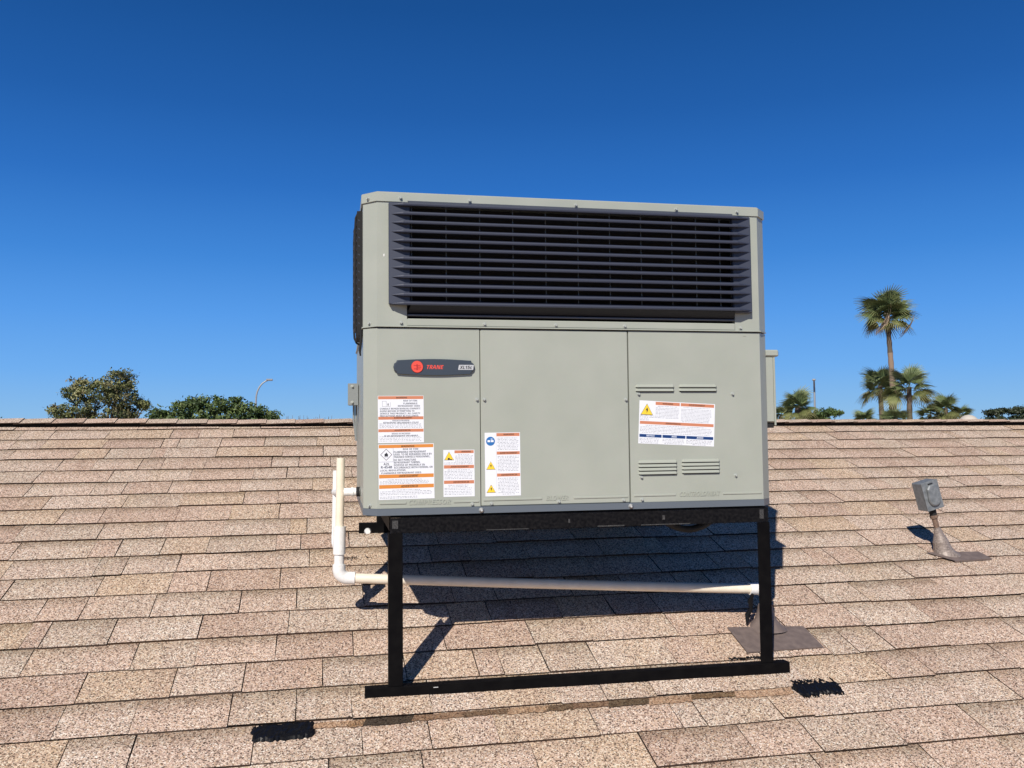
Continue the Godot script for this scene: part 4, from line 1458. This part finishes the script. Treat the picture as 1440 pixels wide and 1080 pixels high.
func dead_frond(o: Node3D, at: Vector3, l: float) -> void:
	var m := frond_mesh(l * 0.35, l * 0.75, 90 + rng.randi() % 20, 0.5, Color(0.44, 0.33, 0.22), Color(0.50, 0.39, 0.27), 0.22)
	var f := put("dead_frond", m, o, null, at)
	f.basis = Basis(Vector3.UP, rng.randf_range(-0.6, 0.6)) * Basis(Vector3.BACK, deg_to_rad(-86)) * Basis(Vector3.RIGHT, 0.9)

func lamp_post(label: String, at: Vector3, bend_y: float, tip: Vector3, r: float) -> void:
	var o := thing("street_lamp", label, "street lamp", Vector3(at.x, 0, at.z), "street lamps beyond the roof")
	var st := st_new()
	var rel := tip - Vector3(at.x, 0, at.z)
	tube(st, [Vector3.ZERO, Vector3(0, bend_y, 0)], [r * 1.3, r], 10)
	done("pole", st, M.pole, o)
	st = st_new()
	var path := []
	var rad := []
	for i in 9:
		var t := i / 8.0
		var an := t * PI / 2
		path.append(Vector3(rel.x * (1 - cos(an)), lerpf(bend_y, rel.y, sin(an)), rel.z * (1 - cos(an))))
		rad.append(r * lerpf(1.0, 0.75, t))
	tube(st, path, rad, 8)
	done("arm", st, M.pole, o)
	st = st_new()
	var d := Vector3(rel.x, 0, rel.z).normalized()
	xf = Transform3D(Basis(d, Vector3.UP, d.cross(Vector3.UP)), rel)
	box(st, Vector3(-0.30, -0.06, -0.12), Vector3(0.12, 0.07, 0.12), 0.04)
	xf = Transform3D.IDENTITY
	done("lamp_head", st, M.pole, o)

func background() -> void:
	var olive := [Color(0.18, 0.19, 0.062), Color(0.135, 0.155, 0.052), Color(0.25, 0.24, 0.10), Color(0.085, 0.105, 0.038), Color(0.19, 0.165, 0.078)]
	var green := [Color(0.088, 0.135, 0.034), Color(0.060, 0.100, 0.027), Color(0.125, 0.165, 0.046), Color(0.040, 0.070, 0.020)]
	var dark := [Color(0.035, 0.050, 0.020), Color(0.05, 0.065, 0.028), Color(0.028, 0.040, 0.018)]
	# blobs measured up from the eye line (612 less the height in the picture)
	leafy_tree("mesquite_tree", "tall open olive green tree at the far left", Vector3(-9.46, 0, -36.40), 34.6, 140,
		[[165, 89, 17, 9], [150, 74, 26, 11], [115, 75, 22, 10], [132, 60, 34, 12], [166, 58, 24, 15], [194, 51, 9, 5], [196, 47, 6, 4], [82, 40, 9, 6], [92, 33, 12, 7], [180, 36, 10, 8], [112, 40, 24, 12], [150, 34, 30, 12], [104, 63, 14, 8], [174, 76, 8, 8], [130, 18, 36, 14]], 9.5, 0.058, olive, 100)
	leafy_tree("shade_tree", "broad dense dark green tree left of the unit", Vector3(-4.46, 0, -32.28), 37.9, 302,
		[[300, 46, 26, 12], [256, 41, 22, 10], [340, 39, 26, 11], [374, 31, 15, 8], [228, 36, 10, 6], [222, 28, 14, 5], [328, 51, 6, 5], [275, 50, 14, 7], [250, 25, 30, 10], [310, 28, 40, 14], [360, 24, 28, 10], [300, 12, 70, 14]], 10.5, 0.062, green, 60)
	leafy_tree("distant_tree", "tip of a dark tree at the left edge", Vector3(-19.30, 0, -54.4), 24.1, 0, [[-2, 22, 10, 5], [-12, 24, 12, 8], [-6, 12, 14, 8]], 6.0, 0.09, dark, 30)
	leafy_tree("distant_tree", "low dark tree far off, nearer of two by the palms", Vector3(57.27, 0, -66.88), 15.9, 1400, [[1400, 26, 11, 3], [1393, 24, 8, 3], [1408, 27, 7, 3], [1400, 14, 14, 8]], 8.0, 0.11, dark, 30)
	leafy_tree("distant_tree", "low dark tree far off at the right edge", Vector3(58.61, 0, -65.75), 16.0, 1432, [[1426, 27, 9, 4], [1440, 26, 12, 4], [1434, 28, 8, 3], [1434, 14, 16, 8]], 8.0, 0.11, dark, 30)
	leafy_tree("shrub", "dark low shrub at the foot of the left palm", Vector3(27.9, 0, -45.2), 23.9, 1140, [[1142, 28, 12, 5], [1155, 26, 10, 3], [1112, 28, 9, 5], [1130, 20, 20, 6]], 8.0, 0.09, green, 30)
	# palms
	var tall := palm("palm_tree", "tallest fan palm with a bare trunk and two hanging dead fronds", Vector3(33.82, 0, -47.05), 11.30, 1.62, 38, Vector3(-0.30, 0, -0.12), 0.17, "", -2.0, 86.0)
	dead_frond(tall, Vector3(-0.75, 11.75, 1.0), 1.8)
	dead_frond(tall, Vector3(-0.90, 11.65, 1.0), 1.5)
	dead_frond(tall, Vector3(1.00, 11.75, 0.9), 1.9)
	palm("palm_tree", "middle height fan palm just left of the tall palm", Vector3(34.30, 0, -49.15), 6.85, 1.45, 19, Vector3(-0.08, 0, 0), 0.17, "", -8.0, 86.0)
	palm("palm_tree", "middle height fan palm just right of the tall palm", Vector3(33.28, 0, -44.95), 6.55, 1.40, 19, Vector3(0.05, 0, 0), 0.17, "", -8.0, 86.0)
	palm("palm_tree", "fan palm half hidden behind the tall trunk", Vector3(35.45, 0, -49.9), 6.55, 1.15, 15, Vector3(0, 0, 0), 0.15, "", -8.0, 86.0)
	palm("palm_tree", "short bushy palm beside the right street lamp", Vector3(26.50, 0, -45.67), 5.45, 1.20, 22, Vector3(0, 0, 0), 0.20, "", -12.0, 88.0)
	palm("palm_tree", "small palm partly behind the disconnect box", Vector3(27.06, 0, -48.8), 4.95, 0.85, 22, Vector3(0, 0, 0), 0.15)
	palm("palm_tree", "leftmost low palm in the clump right of the tall palm", Vector3(37.6, 0, -49.0), 5.00, 0.95, 26, Vector3(0, 0, 0), 0.15)
	palm("palm_tree", "highest low palm in the clump right of the tall palm", Vector3(37.28, 0, -47.0), 5.35, 1.05, 28, Vector3(0, 0, 0), 0.15)
	palm("palm_tree", "rightmost low palm in the clump, beside the dome vent", Vector3(38.58, 0, -47.26), 4.85, 0.85, 22, Vector3(0, 0, 0), 0.15)
	palm("palm_tree", "low tuft of palm leaves left of the tall palm", Vector3(26.90, 0, -39.62), 4.55, 0.72, 24, Vector3(0, 0, 0), 0.16, "", 0.0)
	palm("palm_tree", "low tuft of palm leaves at the foot of the tall palm", Vector3(28.03, 0, -38.87), 4.50, 0.85, 26, Vector3(0, 0, 0), 0.16, "", 0.0)
	lamp_post("curved arm street lamp above the dark green tree", Vector3(-5.155, 0, -57.33), 6.4, Vector3(-4.236, 7.66, -57.4), 0.055)
	lamp_post("slim street lamp seen end on beside the short palm", Vector3(34.80, 0, -58.2), 7.3, Vector3(34.30, 7.76, -57.35), 0.07)
	# bare twigs poking over the ridge
	var tw := thing("bare_shrub", "bare grey twigs showing just above the ridge", "shrub", Vector3(-1.5, 0, -47.5))
	var st := st_new()
	for i in 30:
		var x := rng.randf_range(-1.3, 1.3)
		var top := Vector3(x, 4.85 + rng.randf_range(0.0, 0.32), rng.randf_range(-0.4, 0.4))
		tube(st, [Vector3(x * 0.1, 0.1, 0), Vector3(x * 0.6, 3.2, 0), top - Vector3(x * 0.06, 0.6, 0), top], [0.05, 0.03, 0.016, 0.006], 5)
	done("branch", st, M.bark, tw)
